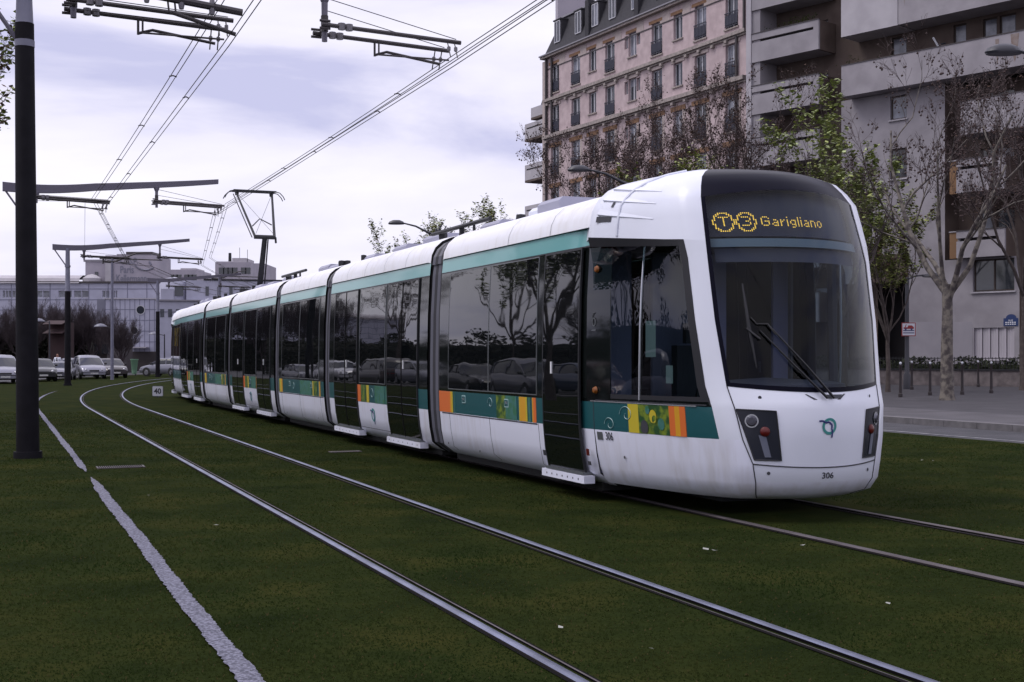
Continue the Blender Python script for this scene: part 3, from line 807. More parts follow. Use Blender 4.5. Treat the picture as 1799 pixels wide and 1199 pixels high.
    if leading:
        # wiper: two parallel arms and an upright blade
        g = MB()
        g.tube([front(.02,1.13,.03), front(.3,1.42,.06), front(.56,1.74,.05)], [.013,.010,.008], 'black_paint', 6)
        g.tube([front(-.05,1.13,.03), front(.2,1.42,.065), front(.5,1.80,.05)], [.013,.010,.008], 'black_paint', 6)
        g.tube([front(.62,1.86,.045), front(.58,1.80,.05), front(.50,1.80,.055), front(.44,1.70,.05)], .006, 'black_paint', 5)
        g.tube([front(.56,1.66,.045), front(.66,1.76,.04)], .012, 'black_paint', 6)
        g.build('wiper_arm', sec)
        g = MB(); g.tube([front(.655,2.17,.02), front(.64,1.8,.03), front(.60,1.40,.02)], [.008,.018,.006], 'black_paint', 6); g.build('wiper_blade', sec)
        g = MB()
        led_display(g); g.build('destination_display', sec)
    # interior
    for q in ((2.3,2.34,-.35,.55,.3,2.6),(2.3,2.34,.80,1.15,.3,2.6),(2.3,2.34,-1.15,-.95,.3,2.6),(1.3,3.0,-.85,.85,.3,.35),(1.2,2.9,-1.1,1.1,2.66,2.70),(6.5,6.55,-1.2,1.2,.3,2.6)):
        g = MB(); g.box(*q, 'cab_wall' if q[0] == 2.3 else 'cab_interior'); g.build('cab_lining', sec)
    g = MB()   # dashboard
    ys = [-.75+.15*k for k in range(11)]
    g.grid([[Vector((.42+.35*(y/.78)**2, y, .95)) for y in ys], [Vector((.46+.32*(y/.78)**2, y, 1.24)) for y in ys], [Vector((1.0, y, 1.30-.05*abs(y))) for y in ys], [Vector((1.15, y, 1.0)) for y in ys]], 'cab_grey', True)
    g.build('dashboard', sec)
    g = MB(); g.box(1.55, 2.0, -.02, .5, .75, .87, 'cab_grey'); g.box(1.9, 2.02, .0, .48, .87, 1.62, 'cab_grey'); g.box(1.93, 2.0, .12, .36, 1.64, 1.85, 'cab_grey'); g.tube([(1.78,.24,.35),(1.78,.24,.75)], .05, 'cab_interior', 8)
    g.build('driver_seat', sec)
    g = MB(); rows = []
    for z in (2.52, 2.60): rows.append([front(y*nose(z)[2]*.97/8, z, -.07) for y in range(-8, 9)])
    g.grid(rows, 'blind_cloth', True); 
    rows = [[front(y*nose(z)[2]*.95/8, z, -.12) for y in range(-8, 9)] for z in (2.38, 2.51)]
    g.grid(rows, 'cab_grey', True); g.build('sun_blind', sec)
    g = MB(); g.face([side_pt(None, a, z, 1, -.03, True) for a, z in ((1.36,1.5),(1.2,1.5),(1.2,1.85),(1.36,1.85))], 'paper'); g.face([side_pt(None, a, z, 1, -.03, True) for a, z in ((1.05,1.25),(.95,1.25),(.95,1.42),(1.05,1.42))], 'paper')
    g.build('notice_paper', sec)
    for p0, p1, r in (((1.05,.72,1.1),(1.05,.76,2.6),.02),((1.9,-.9,.4),(1.9,-.9,2.6),.03),((1.25,-.98,1.1),(1.3,-.98,2.6),.05)):
        g = MB(); g.tube([p0, p1], r, 'cab_grey', 6); g.build('cab_post', sec)
    return sec

FONT = {'G':['01110','10001','10000','10111','10001','10001','01110'], 'a':['0000','0000','0110','0001','0111','1001','0111'], 'r':['000','000','101','110','100','100','100'],
 'i':['1','0','1','1','1','1','1'], 'g':['0000','0000','0111','1001','1001','0111','0001','0110'], 'l':['1','1','1','1','1','1','1'], 'n':['0000','0000','1110','1001','1001','1001','1001'], 'o':['0000','0000','0110','1001','1001','1001','0110']}
def led_display(g):
    off = -.05; zc = 2.775; pit = .0148
    # dark display case behind the glass
    rows = [[front(y*nose(z)[2]*.98/8, z, -.09) for y in range(-8, 9)] for z in (2.62, 2.75, 2.9, 3.05)]
    g.grid(rows, 'led_panel', True)
    def dot(u, v):
        y = .72-(u-6)*.0168; z = 2.842-v*.0133; h = .0048
        g.face([front(y+h, z-h, off), front(y-h, z-h, off), front(y-h, z+h, off), front(y+h, z+h, off)], 'led_yellow')
    for cx, ch in ((6, 'T'), (17, '3')):
        for k in range(36):
            pass
        seen = set()
        for k in range(64):
            a = k*2*pi/64; u = round(cx+4.6*cos(a)); v = round(6.5+6.6*sin(a))
            if (u, v) not in seen: seen.add((u, v)); dot(u, v)
        if ch == 'T': cells = [(x, 3) for x in (-2,-1,0,1,2)]+[(0, y) for y in range(4, 10)]
        else: cells = [(-2,3),(-1,3),(0,3),(1,3),(2,4),(2,5),(1,6),(0,6),(2,7),(2,8),(1,9),(0,9),(-1,9),(-2,9)]
        for x, y in cells: dot(cx+x, y)
    u = 25
    for ch in 'Garigliano':
        gl = FONT[ch]
        for v, row in enumerate(gl):
            for k, c in enumerate(row):
                if c == '1': dot(u+k, 3+v)
        u += len(gl[0])+1

cab0 = make_cab(0, False, True)
kinds = ['cab','doors','plain','doors','plain','doors','cab']
for i in range(1, 6): make_section(kinds[i], LEN[i], i)
make_cab(6, True, False)

# ---------------------------------------------------------------- bellows between the sections
for i in range(6):
    a0 = A0[i]+LEN[i]-.03; a1 = A0[i+1]+.03; P, rz, d = sec_place(a0, a1)
    prof = [(z, w) for z, w in zip(PZ, PW)]+ROOF; prof = [(.16,1.05)]+prof[1:]
    g = MB(); n = 11; rows = []
    for k in range(n):
        e = .035 if k % 2 else .075
        r = [Vector((d*k/(n-1), (w-e)*(1 if w > 0 else 1), z-(.04 if z > 2.8 else 0))) for z, w in prof]
        rows.append(r + [Vector((p.x, -p.y, p.z)) for p in r[::-1][1:]])
    g.grid(rows, lambda i, j: 'bellows_light' if (i % 4 == 0) else 'bellows_dark', False)
    g.build('bellows', tram, P, rz)
    if i in (0, 2):
        g = MB(); g.tube([(-.9,.93,3.33),(1.5,.93,3.33)], .03, 'dark_metal', 6); g.tube([(d/2,.9,3.2),(d/2,.9,3.34)], .04, 'dark_metal', 6); g.tube([(-.2,.9,3.2),(-.2,.9,3.34)], .02, 'dark_metal', 6)
        g.build('roof_conduit', tram, P, rz)
    else:
        g = MB(); g.lathe((-.25,.75,3.25), [(0,.12),(.05,.11),(.05,0)], 'dark_metal', 8); g.lathe((.9,.75,3.25), [(0,.1),(.06,.09),(.06,0)], 'dark_metal', 8); g.build('roof_conduit', tram, P, rz)

# ---------------------------------------------------------------- pantograph on section five
P, rz, d = sec_place(26.9, 27.9)
pg = part_empty('pantograph', tram, P, rz)
g = MB(); g.box(-.9,.9,-.5,.5,3.30,3.38,'dark_metal'); g.box(-1.2,-.3,-.3,.3,3.28,3.46,'roof_box'); g.build('pantograph_base', pg)
g = MB(); g.tube([(.0,0,3.35),(-.85,0,4.85)], [.085,.07], 'dark_metal', 8); g.tube([(.0,-.14,3.35),(-.8,-.1,4.8)], .02, 'dark_metal', 6)
g.tube([(-.85,-.3,4.86),(-.85,.3,4.86)], .06, 'dark_metal', 8); g.tube([(-.85,-.3,4.86),(-.9,-.3,4.7)], .03, 'dark_metal', 6); g.build('lower_arm', pg)
g = MB(); g.tube([(-.85,.27,4.86),(.75,.52,6.28)], [.04,.03], 'dark_metal', 6); g.tube([(-.85,-.27,4.86),(.75,-.52,6.28)], [.04,.03], 'dark_metal', 6)
g.tube([(-.45,.27,5.2),(-.1,.0,5.45),(-.45,-.27,5.25)], .018, 'dark_metal', 6); g.tube([(-.85,.25,4.95),(.7,-.5,6.25)], .006, 'dark_metal', 4); g.tube([(-.85,-.25,4.95),(.7,.5,6.25)], .006, 'dark_metal', 4)
g.tube([(-.7,.33,4.86),(.65,.62,6.22)], .016, 'dark_metal', 5); g.build('upper_arm', pg)
g = MB()
for x in (.6,.9):
    g.tube([(x,-.62,6.33),(x,.62,6.33)], .028, 'dark_metal', 6)
    for s in (1,-1): g.tube([(x,s*.6,6.33),(x,s*.72,6.30),(x,s*.82,6.20),(x,s*.87,6.10)], .014, 'dark_metal', 5)
for s in (1,-1): g.tube([(.6,s*.5,6.3),(.9,s*.5,6.3)], .025, 'dark_metal', 6); g.lathe((.75,s*.5,6.2), [(.05,0),(.06,.08),(.05,.12)], 'dark_metal', 8)
g.build('contact_head', pg)
# ================================================================ overhead line
mat('mast_black', (.006,.0055,.008), .7, col2=(.011,.010,.014), nscale=4, spec=.15)
mat('mast_grey', (.14,.14,.20), .5, col2=(.18,.18,.24), nscale=3)
mat('beam_grey', (.13,.12,.16), .5)
mat('arm_brown', (.045,.038,.042), .6)
mat('wire', (.03,.026,.03), .6)
mat('insulator', (.16,.15,.17), .4)
ZB = 6.95        # underside of the beam at the mast
CZ = 6.40        # contact wire height
def T3(t, D, z): p = track(t, D); return Vector((p.x, p.y, z))
def mast(t, D0, label, r0, zt, zb=6.95, near=False, lean=(0,0)):
    """mast with a gently S-curved beam over both tracks"""
    b = track(t, D0); m = thing('catenary_mast', label, 'catenary mast', b, 0, 'masts carrying the overhead wires')
    h = -heading(t)
    g = MB(); L = lambda z: Vector((lean[0]*z, lean[1]*z, z))
    g.tube([L(0), L(.5), L(zt)], [r0, r0*.98, r0*.82], 'mast_black', 20)
    g.tube([L(-.02), L(.1)], [r0*1.25, r0*1.22], 'mast_black', 20)
    g.build('pole', m)
    g = MB(); g.tube([L(zt), L(zt+.02), L(zb+.1)], [r0*.8, r0*.76, r0*.62], 'mast_grey', 20); g.tube([L(zb-.9), L(zb-.8)], r0*.86, 'mast_grey', 16); g.build('pole_top', m)
    # local frame across the track
    n = Vector((cos(heading(t)), sin(heading(t)), 0)); d = Vector((-n.y, n.x, 0)); top = L(zb)
    g = MB(); rows = []
    for k in range(25):
        q = -.75+k*(6.95/24); u = (q+.75)/6.95
        z = zb + (-.05*math.sin(min(1, u*2.4)*pi) + .62*(u**1.7) - .10*max(0, u-.6)**1.2*2)
        hh = lerp(.30, .15, u)
        c = Vector((top.x, top.y, 0)) + n*q
        rows.append([c+d*.07+Vector((0,0,z)), c-d*.07+Vector((0,0,z)), c-d*.09+Vector((0,0,z+hh)), c+d*.09+Vector((0,0,z+hh))])
    g.grid(rows, 'beam_grey', False, close=True); g.face(rows[0], 'beam_grey'); g.face(rows[-1][::-1], 'beam_grey'); g.build('beam', m)
    g = MB(); g.tube([L(zb-.95), Vector((top.x,top.y,0))-n*.68+Vector((0,0,zb+.05))], .035, 'beam_grey', 6); g.build('strut', m)
    return m, n, d, b, zb
def beam_z(zb, q): u = (q+.75)/6.95; return zb + (-.05*math.sin(min(1, u*2.4)*pi) + .62*(u**1.7) - .10*max(0, u-.6)**1.2*2)
def hanger(t, Dh, Dc, zbeam, label, cz=CZ, double=True, sgn=1):
    """drop post from the beam with a pair of horizontal tubes reaching over the track centre and a steady arm"""
    m = thing('cantilever', label, 'cantilever arm', track(t, Dh), 0, 'cantilever arms under the mast beams')
    O = track(t, Dh)
    def P(D, z, dt=0): p = track(t+dt, D); return Vector((p.x-O.x, p.y-O.y, z))
    g = MB(); g.tube([P(Dh, zbeam+.05), P(Dh, cz+.20)], [.055,.045], 'beam_grey', 8); g.lathe(P(Dh, zbeam-.12), [(.10,.16),(.10,.10),(.06,0)], 'beam_grey', 8)
    g.tube([P(Dh, cz+.40, .32), P(Dh, cz+.40, -.32)], .035, 'arm_brown', 6); g.tube([P(Dh, cz+.62, 0), P(Dh, cz+.36, 0)], .06, 'arm_brown', 8); g.build('drop_post', m)
    L = Dc-Dh
    offs = (.30, -.30) if double else (.0,)
    for i, dt in enumerate(offs):
        g = MB(); z0 = cz+.40; z1 = cz+.40-.04*L
        g.tube([P(Dh-.12, z0, dt), P(Dc+.18, z1, dt)], .036, 'arm_brown', 8)
        for q in (.10,.16): 
            c = P(Dh+L*q, lerp(z0, z1, q), dt); g.lathe(c, [(.0,-.06),(.06,-.05),(.062,.05),(0,.06)], 'insulator', 8)
        g.tube([P(Dh-.15, z0+.06, dt), P(Dh+.02, z0+.06, dt)], .022, 'arm_brown', 6); g.tube([P(Dh-.15, z0-.06, dt), P(Dh+.02, z0-.06, dt)], .022, 'arm_brown', 6)
        g.build('tube', m)
        g = MB(); g.tube([P(Dh, zbeam-.05 if i else zbeam-.25, 0), P(Dc+.1, z1+.05, dt)], .007, 'wire', 4); g.build('stay_wire', m)
    g = MB(); a = P(Dh+L*.45, cz+.38, offs[0]); g.tube([a, a+Vector((0,0,-.27))], .02, 'arm_brown', 6); b2 = a+Vector((.07,0,0)); g.tube([b2, b2+Vector((0,0,-.25))], .016, 'arm_brown', 6)
    g.tube([a+Vector((0,0,-.25)), P(Dh+L*.55, cz+.2, offs[0]), P(Dc-.02, cz+.05, offs[0]*.6)], .024, 'arm_brown', 6); g.tube([a+Vector((.05,0,-.24)), P(Dc+.1, cz+.10, offs[0]*.2)], .016, 'arm_brown', 6)
    g.build('steady_arm', m)
    for dt in (-.3, .3):
        for q in (-.06, .06):
            g = MB(); g.tube([P(Dc+q, cz+.34, dt), P(Dc+q, cz+.02, dt*1.6)], .010, 'wire', 4); c = P(Dc+q, cz+.18, dt*1.3); g.lathe(c, [(0,-.05),(.03,-.03),(.03,.03),(0,.05)], 'insulator', 6); g.build('wire_clamp', m)
    return m
# near mast (fills the left edge of the picture) and the ones behind it
M1 = (20.2, .43); M2 = (45, .78); M3 = (70.5, .25); M4 = (98, .25)
mast(*M1, 'thick black mast nearest the viewer at the left edge', .165, 6.45, 7.0, lean=(-.008,0))
mast(*M2, 'second mast, its curved beam showing from behind the thick near mast', .15, 5.3)
mast(*M3, 'third mast, dark with a grey top, rising behind the parked cars', .17, 4.95, 7.1)
mast(*M4, 'farthest mast between the dark car and the tail of the tram', .17, 4.9, 7.1)
C1, C2 = 3.22, 6.965
names = ['above the frame of the near mast', 'under the beam of the second mast', 'under the beam of the third mast', 'under the beam of the farthest mast']
# t, D of the drop posts, and contact-wire height at each mast
stat = [(20.2, .43, 7.0, CZ), (45, .78, 6.95, CZ), (70.5, .25, 7.1, CZ), (98, .25, 7.1, CZ)]
for (t, D, zb, cz), nm in zip(stat, names):
    for k, (Dh, Dc) in enumerate(((C1-2.15, C1), (C2-2.05, C2))):
        hanger(t, Dh, Dc, beam_z(zb, Dh-D), ('left' if k == 0 else 'right')+' cantilever arm with two tubes '+nm, cz)
# big grey clamps on the near left arm
ca = thing('feeder_bar', 'thick dark feeder bar with three pale clamps at the top left', 'feeder bar', track(19.4, 1.0), 0)
O = track(19.4, 1.0); g = MB()
def P2(D, z, dt=0): p = track(19.4+dt, D); return Vector((p.x-O.x, p.y-O.y, z))
g.tube([P2(1.15, 6.93), P2(2.0, 6.86), P2(3.45, 6.72)], [.04,.06,.055], 'arm_brown', 8); g.build('bar', ca)
for D in (2.05, 2.55, 3.0):
    g = MB(); z = 6.93-(D-1.15)*.092; g.lathe(P2(D, z), [(0,-.13),(.035,-.12),(.05,-.05),(.045,.05),(.035,.11),(0,.12)], 'insulator', 8); g.build('clamp', ca)
g = MB(); g.tube([P2(2.35, 6.8), P2(2.37, 6.62)], .015, 'arm_brown', 6); g.tube([P2(2.45, 6.8), P2(2.47, 6.60)], .015, 'arm_brown', 6); g.tube([P2(2.4, 6.62), P2(3.35, 6.38)], .032, 'arm_brown', 8); g.build('steady_arm', ca)

# wires: two contact and two messenger wires per track, with droppers
def wire(pts, label, r=.008, group='overhead wires'):
    g = MB(); g.tube(pts, r, 'wire', 5, False, True); g.build('overhead_wire', label=label, cat='wire', group=group, fix=False)
def span(t0, t1, D, z, sag, zig0=0, zig1=0, n=8):
    out = []
    for k in range(n+1):
        q = k/n; t = lerp(t0, t1, q)
        # wires run straight between supports, not along the bend
        a = track(t0, D+zig0); b = track(t1, D+zig1); p = a.lerp(b, q); out.append(Vector((p.x, p.y, z - sag*4*q*(1-q))))
    return out
supports = [-6, 20.2, 45, 70.5, 98, 125]
for Dc, nm in ((C1, 'empty track'), (C2, 'track of the tram')):
    mo = -.24 if Dc == C1 else .42
    for off, z, sag, kind in ((-.05, CZ, .0, 'lower left contact wire'), (.05, CZ, .0, 'lower right contact wire'), (mo-.05, CZ+.42, .05, 'upper left messenger wire'), (mo+.05, CZ+.42, .05, 'upper right messenger wire')):
        pts = []
        for i in range(len(supports)-1):
            zg = .12 if i % 2 else -.12
            pts += span(supports[i], supports[i+1], Dc+off, z, sag, zg, -zg)[(1 if i else 0):]
        wire(pts, kind+' over the '+nm)
    g = MB()
    for i in range(len(supports)-1):
        for q in (.18, .4, .62, .84):
            zg = .12 if i % 2 else -.12; a = track(supports[i], Dc+zg); b = track(supports[i+1], Dc-zg); p = a.lerp(b, q)
            n = Vector((CS, SN, 0))
            g.tube([Vector((p.x,p.y,CZ))-n*.06, Vector((p.x,p.y,CZ+.03)), Vector((p.x,p.y,CZ))+n*.06], .013, 'wire', 4)
            c = p+n*mo; z = CZ+.42-.05*4*q*(1-q)
            g.tube([Vector((c.x,c.y,z))-n*.07, Vector((c.x,c.y,z+.02)), Vector((c.x,c.y,z))+n*.07], .013, 'wire', 4)
    g.build('wire_spacers', label='small dark spacers clipping the wires over the '+nm, cat='wire spacers', kind='stuff')
# a lone straight wire dropping from the second to the third mast
wire([T3(45, 2.6, 6.75), T3(70.5, 1.1, 7.3)], 'single thin wire left of the paired wires between the second and third masts', .007)
# slender pole with a curved bracket behind the parked cars
def bracket_pole(px, Y, label, zt, l):
    b = W(px, 700, Y); b.z = 0; m = thing('bracket_pole', label, 'pole', b, 0, 'slender bracket poles')
    g = MB(); g.tube([(0,0,0),(0,0,zt)], [.11,.08], 'mast_grey', 10); g.build('pole', m)
    g = MB(); g.tube([(-l*.25,0,zt),(0,0,zt),(l,0,zt-.1)], .045, 'arm_brown', 6); g.tube([(-.55,.0,zt-.2),(0,0,zt-.25),(.7,0,zt),(1.6,0,zt+.35),(2.2,0,zt+.42)], [.07,.07,.06,.05,.03], 'arm_brown', 6); g.tube([(-.6,0,zt),(-.6,0,zt-.35)], .05, 'arm_brown', 6); g.build('bracket', m)
    g = MB(); g.tube([(.2,0,zt-.3),(2.6,0,zt-.5),(5.4,0,zt-1.7)], .02, 'arm_brown', 5); g.build('guy_wire', m)
bracket_pole(197, 84, 'slender grey pole with curved bracket in front of the white sign block', 8.0, 3.3)
bracket_pole(385, 105, 'slender pole with curved bracket in front of the distant tower', 8.2, 3.2)
# ================================================================ BUILDINGS
mat('pink_brick', (.40,.315,.325), .85, col2=(.50,.40,.41), nscale=2.0, bump=.3, bscale=8)
mat('pink_pale', (.44,.37,.35), .85, col2=(.38,.32,.31), nscale=4)
mat('ochre_brick', (.25,.14,.075), .85, col2=(.18,.10,.06), nscale=6)
mat('plinth_paint', (.27,.255,.285), .85, col2=(.31,.29,.32), nscale=1)
mat('rust', (.19,.14,.12), .85, col2=(.24,.20,.19), nscale=3)
mat('slate', (.022,.021,.027), .8, col2=(.033,.031,.038), nscale=6, bump=.3, bscale=12)
mat('zinc', (.22,.21,.24), .5)
mat('cornice', (.36,.31,.29), .8, col2=(.22,.19,.18), nscale=5)
mat('concrete', (.245,.228,.25), .85, col2=(.31,.29,.315), nscale=.9, bump=.25, bscale=6)
mat('concrete_light', (.42,.40,.43), .85, col2=(.36,.34,.37), nscale=1.0)
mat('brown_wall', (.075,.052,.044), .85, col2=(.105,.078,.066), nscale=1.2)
mat('tan_panel', (.20,.11,.055), .85, col2=(.20,.12,.065), nscale=3)
mat('dark_void', (.012,.010,.012), .9)
mat('pane', (.03,.035,.045), .04, spec=.8)
mat('curtain_pane', (.22,.23,.28), .15, spec=.7, col2=(.10,.105,.13), nscale=1.8)
mat('frame_white', (.48,.48,.52), .5)
mat('frame_brown', (.05,.035,.03), .6)
mat('railing_iron', (.025,.027,.045), .5)
mat('shutter_white', (.42,.39,.43), .6)
mat('drain', (.05,.042,.045), .6)
mat('tile_white', (.40,.40,.50), .45, col2=(.35,.35,.44), nscale=1.2)
mat('tile_joint', (.16,.16,.22), .7)
mat('tower_grey', (.30,.28,.33), .8, col2=(.36,.33,.38), nscale=.5)
mat('stone_low', (.09,.075,.078), .9, col2=(.17,.145,.145), nscale=2.5, bump=.5, bscale=10)
mat('awning_red', (.035,.016,.018), .8); mat('sign_grey', (.17,.17,.22), .7); mat('yellow_trim', (.30,.22,.03), .6)
mat('shop_dark', (.03,.024,.026), .7, col2=(.05,.04,.04), nscale=1)
mat('enamel_blue', (.02,.04,.13), .4)

class Facade:
    """a vertical plane from p0 along direction e (unit, plan); coordinates s along, q outwards towards the viewer, z up"""
    def __init__(f, p0, e): f.p = Vector((p0[0], p0[1], 0)); f.e = Vector((e[0], e[1], 0)).normalized(); f.n = Vector((f.e.y, -f.e.x, 0))
    def __call__(f, s, q, z): return f.p + f.e*s + f.n*q + Vector((0, 0, z))
    def s_at(f, px, q=0):
        r = (px-899.5)/FPX; o = f.p+f.n*q
        return (r*o.y-o.x)/(f.e.x-r*f.e.y)
    def z_at(f, px, py, q=0): p = f(f.s_at(px, q), q, 0); return EYE+(627.6-py)/FPX*p.y
    def wall(f, g, s0, s1, z0, z1, holes, m, q=0, depth=.25, mreveal=None):
        ss = sorted({s0, s1} | {h[0] for h in holes} | {h[1] for h in holes}); zz = sorted({z0, z1} | {h[2] for h in holes} | {h[3] for h in holes})
        ss = [s for s in ss if s0 <= s <= s1]; zz = [z for z in zz if z0 <= z <= z1]
        for a, b in zip(ss, ss[1:]):
            if b-a < 1e-4: continue
            run = None
            for c, d in zip(zz, zz[1:]):
                ms, mz = (a+b)/2, (c+d)/2
                if any(h[0] < ms < h[1] and h[2] < mz < h[3] for h in holes): continue
                g.face([f(a,q,c), f(b,q,c), f(b,q,d), f(a,q,d)], m)
        for a, b, c, d in [h[:4] for h in holes]:
            r = mreveal or m
            g.face([f(a,q,c), f(b,q,c), f(b,q-depth,c), f(a,q-depth,c)], r); g.face([f(a,q,d), f(b,q,d), f(b,q-depth,d), f(a,q-depth,d)], r)
            g.face([f(a,q,c), f(a,q,d), f(a,q-depth,d), f(a,q-depth,c)], r); g.face([f(b,q,c), f(b,q,d), f(b,q-depth,d), f(b,q-depth,c)], r)
    def box(f, g, s0, s1, q0, q1, z0, z1, m): g.box(s0, s1, q0, q1, z0, z1, m, f)
def window_unit(F, parent, a, b, c, d, q, frame='frame_white', pane='pane', sash=True, rail=None, bars=False, shut=0, rnd=random):
    g = MB(); t = .06
    F.box(g, a, a+t, q-.04, q+.03, c, d, frame); F.box(g, b-t, b, q-.04, q+.03, c, d, frame); F.box(g, a+t, b-t, q-.04, q+.03, c, c+t, frame); F.box(g, a+t, b-t, q-.04, q+.03, d-t, d, frame)
    if sash: F.box(g, (a+b)/2-.045, (a+b)/2+.045, q-.04, q+.035, c+t, d-t, frame)
    w = g.build('window', parent)
    g = MB(); g.face([F(a+t,q,c+t), F(b-t,q,c+t), F(b-t,q,d-t), F(a+t,q,d-t)], pane)
    if shut: g.face([F(a+t,q+.004,lerp(d,c,shut)), F(b-t,q+.004,lerp(d,c,shut)), F(b-t,q+.004,d-t), F(a+t,q+.004,d-t)], 'curtain_pane')
    g.build('window_pane', w)
    if rail:
        g = MB(); h = c+.95
        F.box(g, a-.05, b+.05, rail-.02, rail+.03, h-.03, h+.02, 'railing_iron'); F.box(g, a-.05, b+.05, rail-.02, rail+.02, c+.08, c+.12, 'railing_iron')
        n = 9
        for k in range(n): s = lerp(a, b, k/(n-1)); F.box(g, s-.015, s+.015, rail-.01, rail+.01, c+.08, h, 'railing_iron')
        F.box(g, a-.02, b+.02, rail-.012, rail-.006, c+.2, h-.15, 'railing_iron')
        g.build('window_railing', w)
    return w

# ---------------------------------------------------------------- pink brick block with slate mansard
rnd = random.Random(4)
PF = Facade((2.56, 99.6), (.473, -.881))
pb = thing('brick_building', 'tall pink brick apartment block with dark slate mansard roof behind the bare trees', 'building', (0,0,0))
sR = PF.s_at(1313)
cols = [(970,980,1),(1006,1017,1),(1036,1046,0),(1065,1078,1),(1106,1116,0),(1147,1161,1),(1185,1197,0),(1223,1238,1),(1278,1293,1)]
CS_ = [(PF.s_at(a), PF.s_at(b), r) for a, b, r in cols]
small = [(1098,1102.5),(1119.5,1123.5)]; SM = [(PF.s_at(a), PF.s_at(b)) for a, b in small]
ZM = 24.75
rowsz = [(21.95,24.15),(18.85,20.95),(15.5,17.75),(12.45,14.6),(9.4,11.5),(6.4,8.5),(3.4,5.5)]
holes = []; specs = []
for ri, (c, d) in enumerate(rowsz):
    for a, b, r in CS_:
        m_ = (a+b)/2; w = .62 if r else .5; c2 = c if r else c+.55; holes.append((m_-w, m_+w, c2, d)); specs.append((m_-w, m_+w, c2, d, r))
    for a, b in SM:
        m_ = (a+b)/2; holes.append((m_-.22, m_+.22, d-1.0, d-.1)); specs.append((m_-.22, m_+.22, d-1.0, d-.1, 2))
g = MB(); PF.wall(g, 0, sR, 0, ZM, holes, 'pink_brick', depth=.28)
PF.box(g, 0, sR, -12, -.5, 0, ZM-.01, 'pink_brick') if False else None
g.face([PF(0,0,0), PF(0,-12,0), PF(0,-12,ZM), PF(0,0,ZM)], 'pink_brick'); g.face([PF(sR,0,0), PF(sR,-12,0), PF(sR,-12,ZM+4), PF(sR,0,ZM+4)], 'pink_brick'); g.face([PF(0,-12,0), PF(sR,-12,0), PF(sR,-12,ZM), PF(0,-12,ZM)], 'pink_brick')
g.face([PF(0,-.3,0), PF(sR,-.3,0), PF(sR,-.3,ZM), PF(0,-.3,ZM)], 'dark_void')
# lintels and pale panels over the windows
for (a, b, c, d, r) in specs:
    if r == 2: continue
    ri = [k for k, z in enumerate(rowsz) if abs(z[1]-d) < .01][0]
    if ri == 0: PF.box(g, a-.3, b+.05, 0, .03, d+.01, d+.22, 'ochre_brick'); PF.box(g, a+1.0, b+.9, 0, .02, d-.25, d+.5, 'pink_pale')
    elif ri == 1: PF.box(g, a-.25, b+.25, 0, .05, d+.01, d+.2, 'pink_pale')
    else: PF.box(g, a-.3, b+.35, 0, .035, d+.01, d+.32, 'ochre_brick'); PF.box(g, b+.02, b+.3, 0, .02, c, d, 'pink_pale') if ri == 2 else None
    if not r or True: PF.box(g, a-.1, b+.1, -.02, .09, c-.1, c-.01, 'cornice')
g.build('wall', pb)
g = MB()
for z, h, q in ((21.35,.22,.28),(18.45,.25,.38)):
    PF.box(g, .2, sR, 0, q, z, z+h, 'cornice'); PF.box(g, .2, sR, 0, q*.5, z-.12, z-.005, 'cornice')
    for k in range(int(sR/1.4)): PF.box(g, .5+k*1.4, .75+k*1.4, .005, q*.8, z-.3, z-.125, 'cornice')
g.build('string_course', pb)
g = MB(); PF.box(g, -.15, sR, -.1, .35, ZM, ZM+.16, 'cornice'); PF.box(g, -.2, sR, .1, .45, ZM+.165, ZM+.26, 'zinc'); g.build('cornice', pb)
g = MB(); PF.box(g, .05, sR, .01, .05, 23.9, 23.96, 'drain')
for s, z0, z1 in ((.45, 0, ZM), (1.3, 18.7, ZM-.1), (sR-.9, 0, 21.3), (sR-.15, 21.6, ZM+3)): g.tube([PF(s,.14,z0), PF(s,.14,z1)], .09, 'drain', 8)
PF.box(g, -.02, .35, .0, .2, 0, ZM-.2, 'pink_pale'); g.build('drainpipe', pb)
for (a, b, c, d, r) in specs:
    window_unit(PF, pb, a+.02, b-.02, c+.02, d-.02, -.2, 'frame_white', 'pane' if rnd.random() < .7 else 'curtain_pane', r != 2, rail=.05 if r == 1 else None, shut=rnd.choice([0,0,0,.35]) )
# mansard
ZT = 27.9
g = MB(); g.face([PF(0,.1,ZM+.2), PF(sR,.1,ZM+.2), PF(sR,-1.0,ZT), PF(1.0,-1.0,ZT)], 'slate'); g.face([PF(0,.1,ZM+.2), PF(0,-12,ZM+.2), PF(1.0,-11,ZT), PF(1.0,-1.0,ZT)], 'slate')
g.face([PF(1.0,-1.0,ZT), PF(sR,-1.0,ZT), PF(sR,-11,ZT+.6), PF(1.0,-11,ZT+.6)], 'zinc')
PF.box(g, .8, sR, -1.12, -.85, ZT-.02, ZT+.12, 'zinc'); 
for s in (6.1, 12.6, 17.0): PF.box(g, s, s+.5, -.5, .05, ZM+.3, ZT, 'slate')
g.build('mansard_roof', pb)
for k, (a, b, r) in enumerate(CS_):
    m_ = (a+b)/2+.05; w = .42
    g = MB(); PF.box(g, m_-w-.1, m_+w+.1, -1.4, -.22, ZM+1.0, ZM+2.75, 'slate'); PF.box(g, m_-w-.15, m_+w+.15, -1.4, -.12, ZM+2.755, ZM+2.85, 'slate'); dm = g.build('dormer', pb)
    window_unit(PF, dm, m_-w, m_+w, ZM+1.05, ZM+2.7, -.17, 'frame_white', 'curtain_pane' if k in (2,4) else 'pane')
